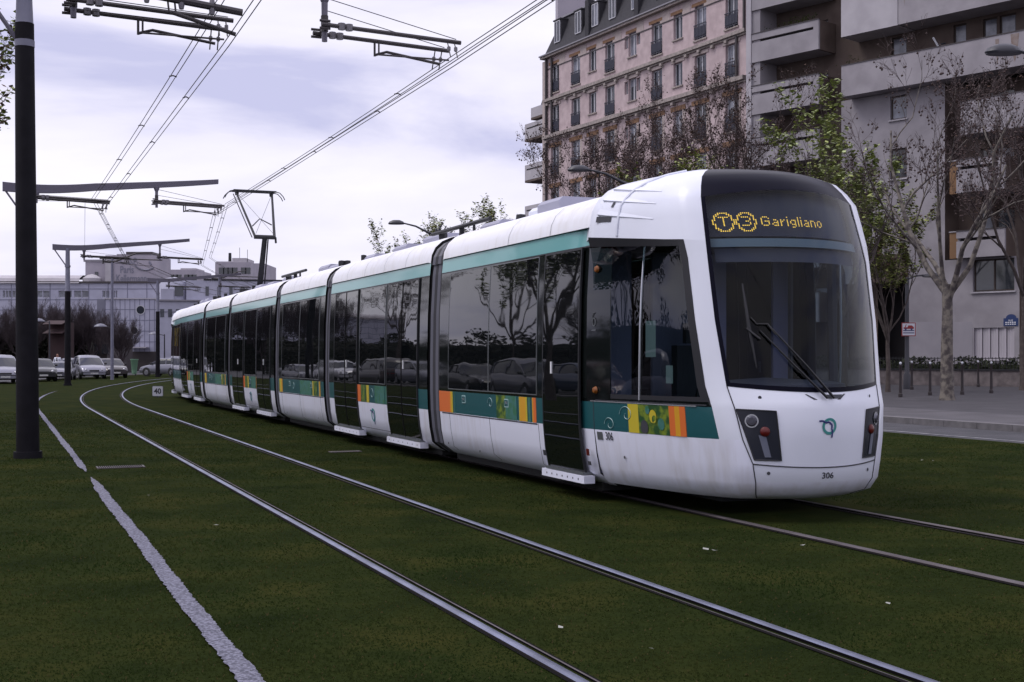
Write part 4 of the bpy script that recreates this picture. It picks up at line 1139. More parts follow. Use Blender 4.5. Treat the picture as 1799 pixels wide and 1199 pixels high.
# left return with stacked balconies
for z in (20.5, 18.9, 15.6, 12.3, 9.0):
    g = MB(); sl = -2.4 if z > 20 else -3.4; PF.box(g, sl, -.05, -1.6, -.1, z-.05, z+.12, 'brown_wall'); PF.box(g, sl, -.05, -.25, -.1, z+.125, z+(.9 if z > 20 else 1.35), 'concrete_light'); PF.box(g, sl, sl+.15, -1.6, -.26, z+.125, z+(.9 if z > 20 else 1.35), 'concrete_light')
    if z < 20: PF.box(g, sl+.3, -.4, -.099, -.085, z+.92, z+1.02, 'dark_void')
    g.build('balcony', pb)
g = MB(); PF.box(g, -2.3, -.05, -3.5, -1.65, 0, 21.3, 'brown_wall'); g.face([PF(-.05,-.9,21.4), PF(-2.4,-.9,21.4), PF(-.05,-.9,ZM+.3)], 'slate'); g.face([PF(-.05,-3.3,21.4), PF(-2.4,-3.3,21.4), PF(-.05,-3.3,ZM+.3)], 'slate'); g.face([PF(-2.4,-.9,21.4), PF(-2.4,-3.3,21.4), PF(-.05,-3.3,ZM+.3), PF(-.05,-.9,ZM+.3)], 'slate'); g.build('side_roof', pb)
# plain grey chimney block behind
cb = MB(); o = W(980, 100, 112); cb.box(o.x, o.x+2.9, 112, 118, 0, 36, 'tower_grey'); cb.box(o.x-.15, o.x+3.05, 111.9, 118.1, 36.005, 36.3, 'zinc')
cb.build('grey_tower_block', label='plain blue-grey tower rising behind the slate mansard roof', cat='building')

# ---------------------------------------------------------------- grey concrete block with balconies
GF = Facade((13.93, 74.0), (.667, -.745))
gb = thing('concrete_building', 'grey concrete apartment block with long balconies at the right', 'building', (0,0,0))
def GS(px, q=0): return GF.s_at(px, q)
def GZ(px, py, q=0): return GF.z_at(px, py, q)
s0, sA, sB, sC, sD, sE, sF = 0, GS(1438), GS(1478), GS(1578), GS(1660), GS(1765), GS(1790)
sEnd = GS(1960); ZTOP = 26.5
QR = -1.7
g = MB()
# back wall of the left bay and loggias (brown), with window openings
fl = 3.03
wl_, wr_ = GS(1405, QR), GS(1455, QR)
holes = [(wl_, wr_, z+.9, z+2.1) for z in [18.6-fl*k-.05 for k in range(-2, 6)]]
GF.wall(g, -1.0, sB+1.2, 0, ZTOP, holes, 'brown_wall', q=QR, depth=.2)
lhol = [h for h in holes]
g.face([GF(0,-1.7,0), GF(0,0,0), GF(0,0,ZTOP), GF(0,-1.7,ZTOP)], 'concrete_light') if False else None
GF.box(g, -.35, -.003, -1.7, .04, 0, ZTOP, 'concrete_light')       # pale party wall edge
GF.box(g, .02, .55, -1.69, -.1, 0, ZTOP, 'concrete')                   # side of the loggias
# upper loggia behind the long balcony
m_holes = []
for a, b in ((1487,1504),(1566,1593),(1675,1698),(1727,1752),(1756,1785)):
    for z in (15.9, 19.4): m_holes.append((GS(a,QR), GS(b,QR), z+1.05, z+2.9))
GF.wall(g, sB+1.2, sEnd, 15.7, ZTOP, m_holes, 'brown_wall', q=QR, depth=.2)
# plain wall below the long balcony
QW = -1.0
wh = [(GS(1564,QW), GS(1593,QW), GZ(1578,210,QW), GZ(1578,168,QW)), (GS(1563,QW), GS(1593,QW), GZ(1578,314,QW), GZ(1578,261,QW))]
zov = GZ(1596, 495, QW); sO = GS(1597, QW)
wh2 = wh + [(GS(1480,QW)-.5, sO, 0, zov)]
GF.wall(g, GS(1478,QW), GS(1660,QW), 0, 15.7, wh2, 'concrete', q=QW, depth=.25)
g.face([GF(GS(1478,QW),QW,0), GF(GS(1478,QW),QW-3,0), GF(GS(1478,QW),QW-3,15.7), GF(GS(1478,QW),QW,15.7)], 'concrete')
g.face([GF(GS(1660,QW),QW,6.5), GF(GS(1660,QW),-2.4,6.5), GF(GS(1660,QW),-2.4,15.7), GF(GS(1660,QW),QW,15.7)], 'brown_wall')
GF.box(g, GS(1478,QW), sO, QW-2.5, QW-2.4, 0, zov, 'shop_dark'); GF.box(g, GS(1478,QW), sO-.01, QW-2.4, QW+.02, zov, zov+.02, 'dark_void')  # shadow inside the recess put into its dark wall and ceiling colours
GF.box(g, GS(1500,QW), sO-.02, QW-.05, QW+.035, zov+.025, zov+1.5, 'brown_wall')
# right bay: recessed brown wall with windows
QB = -2.4
rh = []
for z in (12.7, 9.79, 6.6): rh += [(GS(1722,QB), GS(1745,QB), z+.9, z+2.5), (GS(1750,QB), GS(1783,QB), z+.9, z+2.5), (GS(1664,QB), GS(1679,QB), z+.6, z+2.4)]
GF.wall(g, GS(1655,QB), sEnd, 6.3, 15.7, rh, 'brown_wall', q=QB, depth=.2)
# ground part of the right bay
q0 = -.8
gh = [(GS(1709,q0), GS(1782,q0), GZ(1745,512,q0), GZ(1745,455,q0)), (GS(1711,q0), GS(1782,q0), GZ(1745,630,q0), GZ(1745,576,q0))]
GF.wall(g, GS(1660,q0), GS(1791,q0), 0, 6.5, gh, 'concrete', q=q0, depth=.3)
g.face([GF(GS(1791,q0),q0,0), GF(GS(1791,q0),QB-1,0), GF(GS(1791,q0),QB-1,6.5), GF(GS(1791,q0),q0,6.5)], 'brown_wall'); g.face([GF(GS(1660,q0),q0,6.5), GF(GS(1791,q0),q0,6.5), GF(GS(1791,q0),QB,6.5), GF(GS(1660,q0),QB,6.5)], 'concrete')
GF.wall(g, GS(1791,q0), sEnd, 0, 6.3, [], 'brown_wall', q=QB)
GF.box(g, -.3, sEnd, -14, -2.9, 0, ZTOP, 'dark_void')
g.build('wall', gb)
g = MB(); GF.box(g, GS(1597,QW), GS(1660,QW), QW+.004, QW+.012, 0, GZ(1620,566,QW), 'plinth_paint'); GF.box(g, GS(1660,q0)+.01, GS(1708,q0), q0+.003, q0+.012, 0, GZ(1690,566,q0), 'plinth_paint'); g.build('painted_plinth', gb)
for h in lhol + m_holes:
    if h[3] > ZTOP: continue
    window_unit(GF, gb, h[0]+.02, h[1]-.02, h[2]+.02, h[3]-.02, QR-.12, 'frame_brown', 'curtain_pane', h in lhol)
for h in wh: window_unit(GF, gb, h[0]+.02, h[1]-.02, h[2]+.02, h[3]-.02, QW-.15, 'frame_brown', 'curtain_pane' if h is wh[0] else 'pane', False); 
for h in wh+gh[:1]:
    g = MB(); GF.box(g, h[0]-.08, h[1]+.08, (QW if h in wh else q0)-.05, (QW if h in wh else q0)+.1, h[2]-.08, h[2]-.004, 'concrete_light'); g.build('window_sill', gb)
for h in rh: window_unit(GF, gb, h[0]+.02, h[1]-.02, h[2]+.02, h[3]-.02, QB-.12, 'frame_brown', 'curtain_pane' if rnd.random() < .6 else 'pane', False)
window_unit(GF, gb, gh[0][0]+.02, gh[0][1]-.02, gh[0][2]+.02, gh[0][3]-.02, q0-.18, 'frame_brown', 'pane', True, rail=None)
# white slatted shutter at the ground
h = gh[1]; g = MB(); n = 15
for k in range(n):
    a = lerp(h[0], h[1], k/n); b = lerp(h[0], h[1], (k+.86)/n); dq = .03*(k % 3)
    GF.box(g, a, b, q0-.16+dq, q0-.12+dq, h[2], h[3], 'shutter_white')
g.build('slatted_shutter', gb); g = MB(); GF.box(g, h[0]-.1, h[1]+.1, q0-.02, q0+.06, h[2]-.12, h[2]-.005, 'shutter_white'); g.build('window_sill', gb)
# balconies: boxes with a slot, individually
def balcony(sa, sb, z0, z1, q1=0, slot=True, q0=QR, right=True, m='concrete', tan=None):
    g = MB(); t = .14; zs = z1-.42
    if slot:
        GF.box(g, sa, sb, q1-t, q1, z0, zs-.09, m); GF.box(g, sa, sb, q1-t, q1, zs+.07, z1, m); GF.box(g, sb-.35, sb, q1-t, q1-.001, zs-.09, zs+.07, m); GF.box(g, sa+.05, sb-.35, q1-t-.12, q1-t-.02, zs-.12, zs+.1, 'dark_void')
    else: GF.box(g, sa, sb, q1-t, q1, z0, z1, m)
    GF.box(g, sb-t, sb, q0, q1-t-.001, z0, z1, 'brown_wall'); GF.box(g, sa, sa+t, q0, q1-t-.001, z0, z1, 'concrete')  # right end coloured brown to stand in for its shaded side
    GF.box(g, sa+t, sb-t, q0, q1-t-.001, z0+.02, z0+.22, 'concrete'); GF.box(g, sa-.02, sb+.02, q1-t-.03, q1+.03, z1+.003, z1+.05, 'drain')
    b = g.build('balcony', gb)
    if tan: g = MB(); GF.box(g, tan[0], tan[1], q1-.5, q1-.3, z0+.02, z1, 'tan_panel'); GF.box(g, tan[0]-.02, tan[1]+.02, q1-.55, q1-.25, z1+.003, z1+.05, 'concrete_light'); g.build('balcony_panel', b)
    return b
for k in range(-2, 6):
    zt = 20.25-fl*k; balcony(.02, sA, zt-1.65, zt, 0)
balcony(sB, sEnd, 15.7, 17.38, 0, slot=False)
# closed white bay and the long band above
g = MB(); GF.box(g, sB, sC-.03, QR, .02, 18.96, ZTOP, 'concrete_light'); g.build('enclosed_bay', gb)
g = MB(); GF.box(g, sC, sEnd, QR, 0, 18.98, 20.9, 'concrete'); g.build('balcony', gb)
g = MB(); GF.box(g, sC-.03, sC, QR, -.05, 18.97, 20.95, 'dark_void'); g.build('bay_joint', gb)
for z0, z1, pa, pb_, tn in ((12.7,14.4,1687,1960,None),(9.79,11.47,1680,1765,(1663,1680)),(6.5,7.85,1680,1765,(1663,1679))):
    balcony(GS(pa), GS(pb_), z0, z1, 0, slot=z0 < 12, q0=QB, tan=(GS(tn[0]), GS(tn[1])) if tn else None)
# rust streaks with their own shape on the long balcony
for px, w, zt, zb in ((1752,.10,17.2,15.9),(1783,.22,17.3,15.9),(1589,.05,20.8,19.9),(1625,.05,20.8,20.2)):
    g = MB(); s = GS(px); g.face([GF(s-w,.006,zt), GF(s+w,.006,zt), GF(s+w*.6,.006,lerp(zt,zb,.6)), GF(s,.006,zb), GF(s-w*.7,.006,lerp(zt,zb,.5))], 'rust'); g.build('rust_stain', gb)
# plants on the balconies
g = MB(); r2 = random.Random(8)
for s, z, n in ((2.5,20.3,40),(3.4,20.35,50),(sB+.8,17.45,30),(.6,20.3,20),(sB+2.8,17.45,16)):
    for k in range(n):
        c = GF(s+r2.gauss(0,.45), -.2+r2.uniform(-.2,.05), z+abs(r2.gauss(0,.18))); a = r2.uniform(0,6.3); l = .09
        g.face([c, c+Vector((l*cos(a), l*sin(a), .03)), c+Vector((l*cos(a+1.2), l*sin(a+1.2), .08))], 'blade_dark')
g.build('balcony_plants', label='dark leafy pot plants along the balcony edges', cat='plants', kind='stuff')
g = MB(); c = GF(GS(1642), -.5, 17.4); g.tube([c, c+Vector((-.35,0,.6))], .05, 'frame_white', 6); g.tube([c+Vector((-.1,0,.2)), c+Vector((.3,0,.3))], .04, 'pane', 6); g.build('telescope', label='small white telescope-like object standing on the long balcony', cat='telescope')
# street name plate on the wall
g = MB(); s = GS(1777,q0); z = GZ(1777,565,q0)
GF.box(g, s-.4, s+.35, q0+.004, q0+.035, z-.22, z+.16, 'enamel_blue'); g.face([GF(s+.37*cos(k*pi/8)*.75, q0+.036, z+.16+.2*sin(k*pi/8)) for k in range(9)], 'enamel_blue')
text_faces(g, 'RUE', .13, lambda x, y: GF(s+x-.02, q0+.040, z+.0+y), 'white_paint'); text_faces(g, 'DU PARC', .13, lambda x, y: GF(s+x-.02, q0+.040, z-.15+y), 'white_paint') if False else None
for k, zz in enumerate((-.05, -.14)):
    for j in range(5): GF.box(g, s-.30+j*.115, s-.22+j*.115, q0+.037, q0+.041, z+zz-.022, z+zz+.022, 'white_paint')
g.build('street_name_plate', gb)
# low stone wall with hedge and railing in front of the building
LF = Facade((GF(sB, 3.2, 0).x, GF(sB, 3.2, 0).y), (.667,-.745))
g = MB(); LF.box(g, -6, 22, -.25, 0, 0, .85, 'stone_low'); LF.box(g, -6, 22, -.3, .05, .853, .93, 'dark_metal'); g.build('garden_wall', label='low rough stone garden wall in front of the grey building', cat='wall')
g = MB()
for k in range(160): s = -6+k*.175; LF.box(g, s, s+.02, -.16, -.14, .93, 1.5, 'dark_metal')
LF.box(g, -6, 22, -.17, -.13, 1.42, 1.46, 'dark_metal'); g.build('railing', label='thin dark metal railing on top of the low stone wall', cat='railing')
def leaf_box(F, s0, s1, q0, q1, z0, z1, n, size, m, seed, top=0):
    r = random.Random(seed); g = MB()
    for k in range(n):
        s = r.uniform(s0, s1); q = r.uniform(q0, q1); z = r.uniform(z0, z1+top*(math.sin(s*2.3)*.5+r.random()*.5)); a = r.uniform(0, 6.3); b = r.uniform(-1, 1); l = size*r.uniform(.6, 1.4)
        c = F(s, q, z); u = Vector((cos(a), sin(a), b*.6))*l; v = Vector((-sin(a)*.5, cos(a)*.5, .8))*l
        g.face([c-u*.5, c+v*.5, c+u*.5, c-v*.5], m)
    return g
mat('hedge_leaf', (.012,.02,.008), .8, col2=(.03,.035,.012), nscale=3)
g = leaf_box(LF, -6, 22, -.75, -.2, .75, 1.35, 6000, .12, 'hedge_leaf', 3, .25); LF.box(g, -6, 22, -.7, -.35, .3, 1.15, 'hedge_leaf'); g.build('hedge', label='dark clipped hedge behind the low stone wall', cat='hedge')

# ---------------------------------------------------------------- white hotel at the left, far
HY = 150.0
hb = thing('hotel_building', 'long low white-tiled hotel behind the parked cars at the left', 'building', (0,0,0))
HF = Facade((W(-700,600,HY).x, HY), (1, 0))
def HS(px, Y=HY): return (px+700)/FPX*HY
def hz(py, Y=HY): return EYE+(627.6-py)/FPX*Y
wins = []
for a, b in ((-60,-38),(-34,-12),(5,14),(15,27),(63,87),(103,126),(130,156),(180,192),(200,206)):
    for p0_, p1_ in ((a, (a+b)/2-.6), ((a+b)/2+.6, b)): wins.append((HS(p0_), HS(p1_), hz(523), hz(511)))
g = MB(); HF.wall(g, 0, HS(330), 0, hz(498), wins, 'tile_white', depth=.4)
g.face([HF(0,-.45,0), HF(HS(330),-.45,0), HF(HS(330),-.45,hz(499)), HF(0,-.45,hz(499))], 'dark_void')
for z in (hz(508), hz(527), hz(545), hz(560)): HF.box(g, 0, HS(330), .0, .03, z-.04, z+.04, 'tile_joint')
for k in range(29): HF.box(g, HS(-660+34*k)-.04, HS(-660+34*k)+.04, .0, .025, hz(560), hz(498), 'tile_joint')
g.build('wall', hb)
for w in wins: window_unit(HF, hb, w[0], w[1], w[2], w[3], -.2, 'frame_white', 'curtain_pane', False)
g = MB(); n = 10; prof = [(HY+0-.3, hz(498)), (HY+.0, hz(489)), (HY+1.2, hz(483)), (HY+4, hz(481)), (HY+12, hz(481))]
g.grid([[(HF(0,0,0).x, y, z) for y, z in prof], [(HF(HS(140),0,0).x, y, z) for y, z in prof]], 'concrete_light', True); HF.box(g, 0, HS(330), -.6, .25, hz(498)+.02, hz(497)+.15, 'drain'); 
g.build('barrel_roof', hb)
g = MB(); HF.box(g, HS(140), HS(181), -8, -2, hz(499), hz(458), 'tower_grey'); HF.box(g, HS(157), HS(163), -2, -1.93, hz(484), hz(476), 'pane'); HF.box(g, HS(140)-.2, HS(181), -8.1, -1.9, hz(458)+.003, hz(458)+.25, 'zinc'); 
g.lathe(HF(HS(157),-1,hz(499)), [(1.1,0),(1.1,.7),(.5,1.1),(0,1.2)], 'concrete_light', 12); g.build('stair_block', hb)
g = MB(); HF.box(g, HS(181)+.02, HS(272), -7, -.8, hz(500), hz(448), 'tower_grey'); HF.box(g, HS(198), HS(260), -5, -1.5, hz(448)+.01, hz(445), 'zinc'); HF.box(g, HS(215), HS(262), -5, -1.4, hz(445)+.01, hz(444)+.2, 'drain')
HF.box(g, HS(181)+.03, HS(196), -.79, -.7, hz(499), hz(450), 'concrete_light')
g.build('sign_block', hb)
g = MB()
def TXT(s, px, py, size, bold=.02, sx=1): text_faces(g, s, size, lambda x, y: HF(HS(px)+x, -.76, hz(py)+y), 'sign_grey', bold, 'LEFT', sx)
TXT('C.I.S.P.', 207, 463, 1.05, .02, .74); TXT('Paris', 207, 479, 1.2, .02, .72); TXT('Kellermann', 200, 494.5, 1.2, .02, .66)
pts = [HF(HS(252)+1.2*cos(a), -.74, hz(463)+.75*sin(a)) for a in [pi+.1+k*.3 for k in range(9)]]; g.tube(pts, .10, 'sign_grey', 5)
g.tube([HF(HS(259),-.74,hz(459)), HF(HS(262),-.74,hz(465))], .12, 'sign_grey', 5)
g.build('rooftop_lettering', hb)
# projecting white block with the round window
fb = thing('entrance_block', 'white-tiled block with one round window below the rooftop lettering', 'building', (0,0,0))
FY = 138.0; FF = Facade((W(185,600,FY).x, FY), (1, 0))
def FS(px): return (px-185)/FPX*FY
def fz(py): return EYE+(627.6-py)/FPX*FY
g = MB(); x1 = FS(280); FF.wall(g, 0, x1, 0, fz(526), [], 'tile_white'); FF.box(g, 0, x1, -10, -.01, 0, fz(526)-.01, 'tile_white')
FF.box(g, -.1, x1+.1, -10, .15, fz(526), fz(524.5), 'concrete_light')
for z in (544, 563, 582, 601): FF.box(g, 0, x1, 0, .03, fz(z)-.03, fz(z)+.03, 'tile_joint')
for k in range(12): FF.box(g, x1*k/11-.025, x1*k/11+.025, 0, .025, fz(620), fz(526), 'tile_joint')
FF.box(g, -1.0, FS(203), -9, -.3, fz(600), fz(525.5), 'sign_grey'); FF.box(g, FS(193), FS(202), -.3, -.2, fz(552), fz(540), 'frame_white')
FF.box(g, FS(232), FS(262), .03, 1.2, fz(612), fz(610), 'concrete_light'); FF.box(g, 0, x1, -.005, .04, 0, fz(618), 'shop_dark'); FF.box(g, FS(186), FS(192), .05, .3, fz(625), fz(592), 'frame_white')
g.build('wall', fb)
for px, py, r in ((247,545,.43),(236,581,.38)):
    g = MB(); c = FF(FS(px), .05, fz(py)); g.disc(c, (0,-1,0), r, 'pane', 20); g.disc(c-Vector((0,.02,0)), (0,-1,0), r+.08, 'frame_white', 20, r); g.build('round_window', fb)
# stepped wing to the right
rb = thing('terraced_wing', 'stepped white-tiled wing with narrow windows above the rear of the tram', 'building', (0,0,0))
RF = Facade((W(272,600,134).x, 134), (.97, .24))
g = MB(); RF.box(g, .1, 24, -12, 0, 0, 1.5+(627.6-529)/FPX*134, 'tile_white'); z5 = 1.5+(627.6-529)/FPX*134
RF.box(g, .1, 24, -.0, .03, z5-1.2, z5-1.1, 'tile_joint'); RF.box(g, 3.2, 24, -12, -1.2, z5+.02, z5+2.3, 'tile_white')
RF.box(g, .0, 24.1, -.2, .2, z5+.003, z5+.15, 'zinc'); RF.box(g, 5.0, 24, -12, -1.1, z5+2.32, z5+2.48, 'dark_metal')
g.lathe(RF(1.9,-2.6,z5), [(1.5,.1),(1.5,1.9),(1.1,2.5),(0,2.7)], 'tile_white', 20); RF.box(g, .6, 1.9, -1.0, -.3, z5+.16, z5+1.3, 'tile_white')
g.build('wall', rb)
for k in range(5):
    g = MB(); s = 5.2+k*1.25; RF.box(g, s, s+.34, -1.195, -1.14, z5+.65, z5+1.65, 'pane'); g.build('window', rb)
for k in range(6):
    g = MB(); s = .55+k*.8; RF.box(g, s, s+.4, .005, .05, z5-1.7, z5-.85, 'pane'); g.build('window', rb)
g = MB(); RF.box(g, 2.0, 2.9, -1.15, -1.08, z5+.6, z5+1.6, 'pane'); g.build('window', rb)
# distant towers
def tower(px0, px1, py, Y, label, m='tower_grey', nf=6, nc=8, extra=()):
    a = W(px0, py, Y); b = W(px1, py, Y); t = thing('apartment_tower', label, 'building', (a.x, Y, 0), 0, 'distant towers')
    g = MB(); w = b.x-a.x; g.box(0, w, 0, 14, 0, a.z, m)
    for (u0, u1, py2) in extra: g.box(w*u0, w*u1, 1, 9, a.z+.01, EYE+(627.6-py2)/FPX*Y, 'concrete_light')
    g.build('wall', t)
    g = MB()
    for i in range(nf):
        for j in range(nc):
            if (i*7+j*3) % 5 == 0: continue
            x = w*(j+.5)/nc; z = a.z-1.9-i*2.9; g.box(x-.6, x+.5, -.06, .02, z-.5, z+.8, 'pane')
    g.build('window_rows', t)
tower(378, 440, 461, 260, 'far grey apartment tower with antennas, left of the pantograph pole', extra=((.45,.85,453),(.0,.45,459)))
tower(425, 464, 463, 275, 'far tower with dark window columns just beside the pantograph pole', nc=5)
tower(285, 345, 474, 280, 'far low block seen above the barrel roof of the hotel', nc=9, extra=((.5,.95,471),))
ch = MB(); p = W(404, 461, 262); ch.tube([p, p+Vector((0,0,1.9))], [.35,.3], 'dark_metal', 8); ch.tube([p+Vector((2,0,0)), p+Vector((2,0,3))], .05, 'dark_metal', 5); ch.tube([p+Vector((3.6,0,0)), p+Vector((3.6,0,2.6))], .05, 'dark_metal', 5); ch.build('rooftop_chimney', label='black chimney and thin antennas on the far tower roof', cat='chimney')
# low dark shop with a red awning box, in front of the hotel
sb_ = thing('shop_pavilion', 'low dark shop pavilion with a pale roof edge behind the parked cars', 'building', (0,0,0))
SY = 118.0; SF = Facade((W(-700,600,SY).x, SY), (1, 0))
def SS(px): return (px+700)/FPX*SY
def sz(py): return EYE+(627.6-py)/FPX*SY
g = MB(); SF.box(g, 0, SS(188), -8, 0, 0, sz(594), 'shop_dark'); SF.box(g, -.2, SS(130), -8.1, .4, sz(594)+.003, sz(590), 'concrete_light'); SF.box(g, 0, SS(130), .003, .1, sz(597), sz(594)-.01, 'awning_red'); g.build('wall', sb_)
g = MB(); r3 = random.Random(2)
for k in range(16):
    x = SS(-60+k*16); SF.box(g, x, x+.6, .11, .14, sz(622), sz(605), 'pane')
g.build('shop_window', sb_)
aw = thing('awning_kiosk', 'dull red two-tier awning kiosk with a yellow upright edge', 'kiosk', (0,0,0)); KY = 106.0
KF = Facade((W(76,600,KY).x, KY), (1, 0)); kz = lambda py: EYE+(627.6-py)/FPX*KY; ks = lambda px: (px-76)/FPX*KY
g = MB()
for a, b in ((563,570),(579,586)):
    g.face([KF(ks(79),-.8,kz(a)), KF(ks(114),-.8,kz(a)), KF(ks(110),.2,kz(b)), KF(ks(76),.2,kz(b))], 'awning_red'); g.face([KF(ks(79),-.82,kz(a)-.04), KF(ks(114),-.82,kz(a)-.04), KF(ks(110),.18,kz(b)-.04), KF(ks(76),.18,kz(b)-.04)], 'awning_red')
KF.box(g, ks(78), ks(112), -2.5, -.85, 0, kz(566), 'awning_red'); g.build('awning', aw); g = MB(); KF.box(g, ks(114), ks(116.5), -.9, -.75, kz(603), kz(565), 'yellow_trim'); g.build('edge_trim', aw)
# ================================================================ TREES
mat('plane_bark', (.16,.14,.12), .85, col2=(.055,.045,.045), nscale=5, bump=.6, bscale=14, ramp=(.42,.58))
mat('dark_bark', (.05,.038,.036), .9, col2=(.085,.068,.062), nscale=6, bump=.4, bscale=20)
mat('twig', (.06,.042,.042), .9)
mat('seed_ball', (.05,.030,.028), .9)
mat('dry_leaf', (.06,.032,.022), .9, col2=(.10,.05,.03), nscale=3)
mat('spring_leaf', (.27,.30,.08), .6, col2=(.15,.19,.05), nscale=1.5)
mat('spring_leaf_pale', (.34,.40,.17), .6)
mat('purple_twig', (.036,.026,.032), .9, col2=(.06,.043,.05), nscale=1)
def tree_mesh(seed, H, fork, r0, nlimb=5, levels=4, spread=.55, leaves=None, balls=0, up=.35, twig_len=1.0, bark='plane_bark', seg=5, dens=1.0, droop=0, lean=(0,0), opening=1.0):
    """returns (trunk mesh builder, crown mesh builder); everything hangs together at the origin"""
    rn = random.Random(seed); tr = MB(); cr = MB(); tips = []
    def branch(p, d, L, r, lv):
        n = 5 if lv < 3 else 3 if lv < 4 else 2
        pts = [p]; rr = [r]; dd = d.copy(); wob = .16 if lv < 2 else .22
        for i in range(n):
            dd = (dd + Vector((rn.gauss(0, wob), rn.gauss(0, wob), rn.gauss(0, wob*.6)+up*.22))).normalized()
            pts.append(pts[-1]+dd*(L/n)); rr.append(max(.0045, r*(1-.72*(i+1)/n)))
        sides = 9 if lv == 0 else 6 if lv == 1 else 4 if lv == 2 else 3
        (tr if lv <= 1 else cr).tube(pts, rr, bark if lv <= 2 else 'twig' if bark != 'purple_twig' else bark, sides, False)
        if lv >= levels: tips.append((pts[-1], pts[-2])); return
        if lv >= levels-1: tips.append((pts[-1], pts[-2]))
        k = int((4+lv*1.0+rn.random()*2)*dens)
        for c in range(k):
            t = lerp(.25, 1.0, (c+rn.random()*.8)/k) if lv else lerp(.45, 1, (c+rn.random()*.5)/k)
            t = min(t, .999); i = int(t*n); f = t*n-i; q = pts[i].lerp(pts[i+1], f); rq = lerp(rr[i], rr[i+1], f)
            base = (pts[i+1]-pts[i]).normalized(); a = rn.random()*2*pi; ax = base.orthogonal().normalized(); ax = Matrix.Rotation(a, 3, base) @ ax
            s = spread*rn.uniform(.7, 1.4); nd = (base*cos(s)+ax*sin(s)); nd = (nd+Vector((0,0,up*.5-droop*(lv > 2)))).normalized()
            l = L*rn.uniform(.42, .68)*(1-.25*t)*(twig_len if lv >= 2 else 1)
            branch(q, nd, l, max(.0045, min(rq*.75, r*.48)), lv+1)
    # trunk
    pts = [Vector((0,0,-.05)), Vector((0,0,.25)), Vector((.03+lean[0]*.3,.02,fork*.4)), Vector((-.03+lean[0]*.7,-.02,fork*.75)), Vector((lean[0],lean[1],fork))]
    tr.tube(pts, [r0*1.45, r0*1.12, r0, r0*.86, r0*.84], bark, 14)
    top = pts[-1]; a0 = rn.random()*6
    for k in range(nlimb):
        a = a0+k*2*pi/nlimb+rn.uniform(-.4, .4); s = rn.uniform(.30, .80)*opening if k else .12
        d = Vector((cos(a)*sin(s), sin(a)*sin(s), cos(s))); st = top-Vector((0,0,rn.uniform(0, fork*.22)))
        branch(st, d, (H-fork)*rn.uniform(.55, .80)/max(.6, cos(s*.6)), r0*rn.uniform(.42, .60), 1)
    for (t, u) in tips:
        if leaves:
            n, size, mats = leaves
            for k in range(n):
                c = t.lerp(u, rn.random())+Vector((rn.gauss(0,.07), rn.gauss(0,.07), rn.gauss(0,.06))); a = rn.random()*6.3; b = rn.uniform(-.6,.6); l = size*rn.uniform(.6,1.3)
                x = Vector((cos(a), sin(a), b))*l; y = Vector((-sin(a), cos(a), rn.uniform(-.7,.5)))*l*.6
                m = mats[0] if rn.random() < .8 else mats[-1]
                cr.face([c-x*.5, c+y*.5, c+x*.5, c-y*.5], m)
        if balls and rn.random() < balls:
            c = t+Vector((rn.gauss(0,.05), rn.gauss(0,.05), -.12-rn.random()*.1)); r = rn.uniform(.034,.05)
            o = [c+Vector(v)*r for v in ((1,0,0),(0,1,0),(-1,0,0),(0,-1,0),(0,0,1),(0,0,-1))]
            for i in range(4): cr.face([o[i], o[(i+1)%4], o[4]], 'seed_ball'); cr.face([o[(i+1)%4], o[i], o[5]], 'seed_ball')
            cr.tube([t, c], .004, 'twig', 3, False)
    return tr, cr
def plant(meshes, name, label, cat, loc, rotz=0, sc=1, group=None):
    t = thing(name, label, cat, loc, rotz, group); t.scale = (sc, sc, sc)
    for n, me in zip(('trunk', 'crown'), meshes):
        o = bpy.data.objects.new(n, me); COL.objects.link(o); o.parent = t
    return t
def bake(pair):
    out = []
    for mb in pair:
        o = mb.build('tmp', fix=False); out.append(o.data); bpy.data.objects.remove(o)
    return out
def gp(px, Y, D=None): return Vector(((px-899.5)/FPX*Y, Y, .12))
PL = 'plane_tree'
m_plane = bake(tree_mesh(12, 12.0, 3.7, .19, 5, 5, .60, None, .5, .26, dens=.66))
m_planeB = bake(tree_mesh(31, 13.5, 4.2, .17, 6, 5, .48, (1, .10, ('dry_leaf','dry_leaf')), .3, .42, dens=.70, bark='dark_bark'))
m_planeC = bake(tree_mesh(47, 13.5, 4.5, .16, 6, 5, .50, (1, .10, ('dry_leaf','twig')), .35, .40, dens=.70, bark='dark_bark'))
m_green = bake(tree_mesh(55, 10.5, 3.2, .12, 6, 4, .34, (7, .18, ('spring_leaf','spring_leaf_pale')), 0, .62, bark='dark_bark', dens=.68, opening=.62))
m_greenS = bake(tree_mesh(61, 8.5, 2.5, .09, 6, 4, .36, (6, .15, ('spring_leaf','dry_leaf')), 0, .6, bark='dark_bark', dens=.9))
m_bush = bake(tree_mesh(71, 7.6, 1.6, .16, 11, 4, .50, None, 0, .62, bark='purple_twig', dens=1.6))
g1 = 'bare plane trees in front of the pink building'
plant(m_plane, PL, 'large bare plane tree with mottled pale trunk by the kerb of the grey building', 'tree', gp(1664, 40.7), .9, 1)
plant(m_planeB, PL, 'bare plane tree at the far right edge with only its lower trunk in view', 'tree', gp(1800, 52.8), 2.0, 1)
plant(m_planeC, PL, 'bare tree with dark limbs at the left corner of the pink building', 'tree', gp(1022, 62), 5.0, 1.06, g1)
plant(m_planeB, PL, 'bare tree with brown seed clusters just left of the middle of the pink building', 'tree', gp(1090, 66), 2.6, 1.0, g1)
plant(m_planeB, PL, 'bare dark tree whose crown rises behind the white roof cap of the cab', 'tree', gp(1185, 58), 3.6, .94, g1)
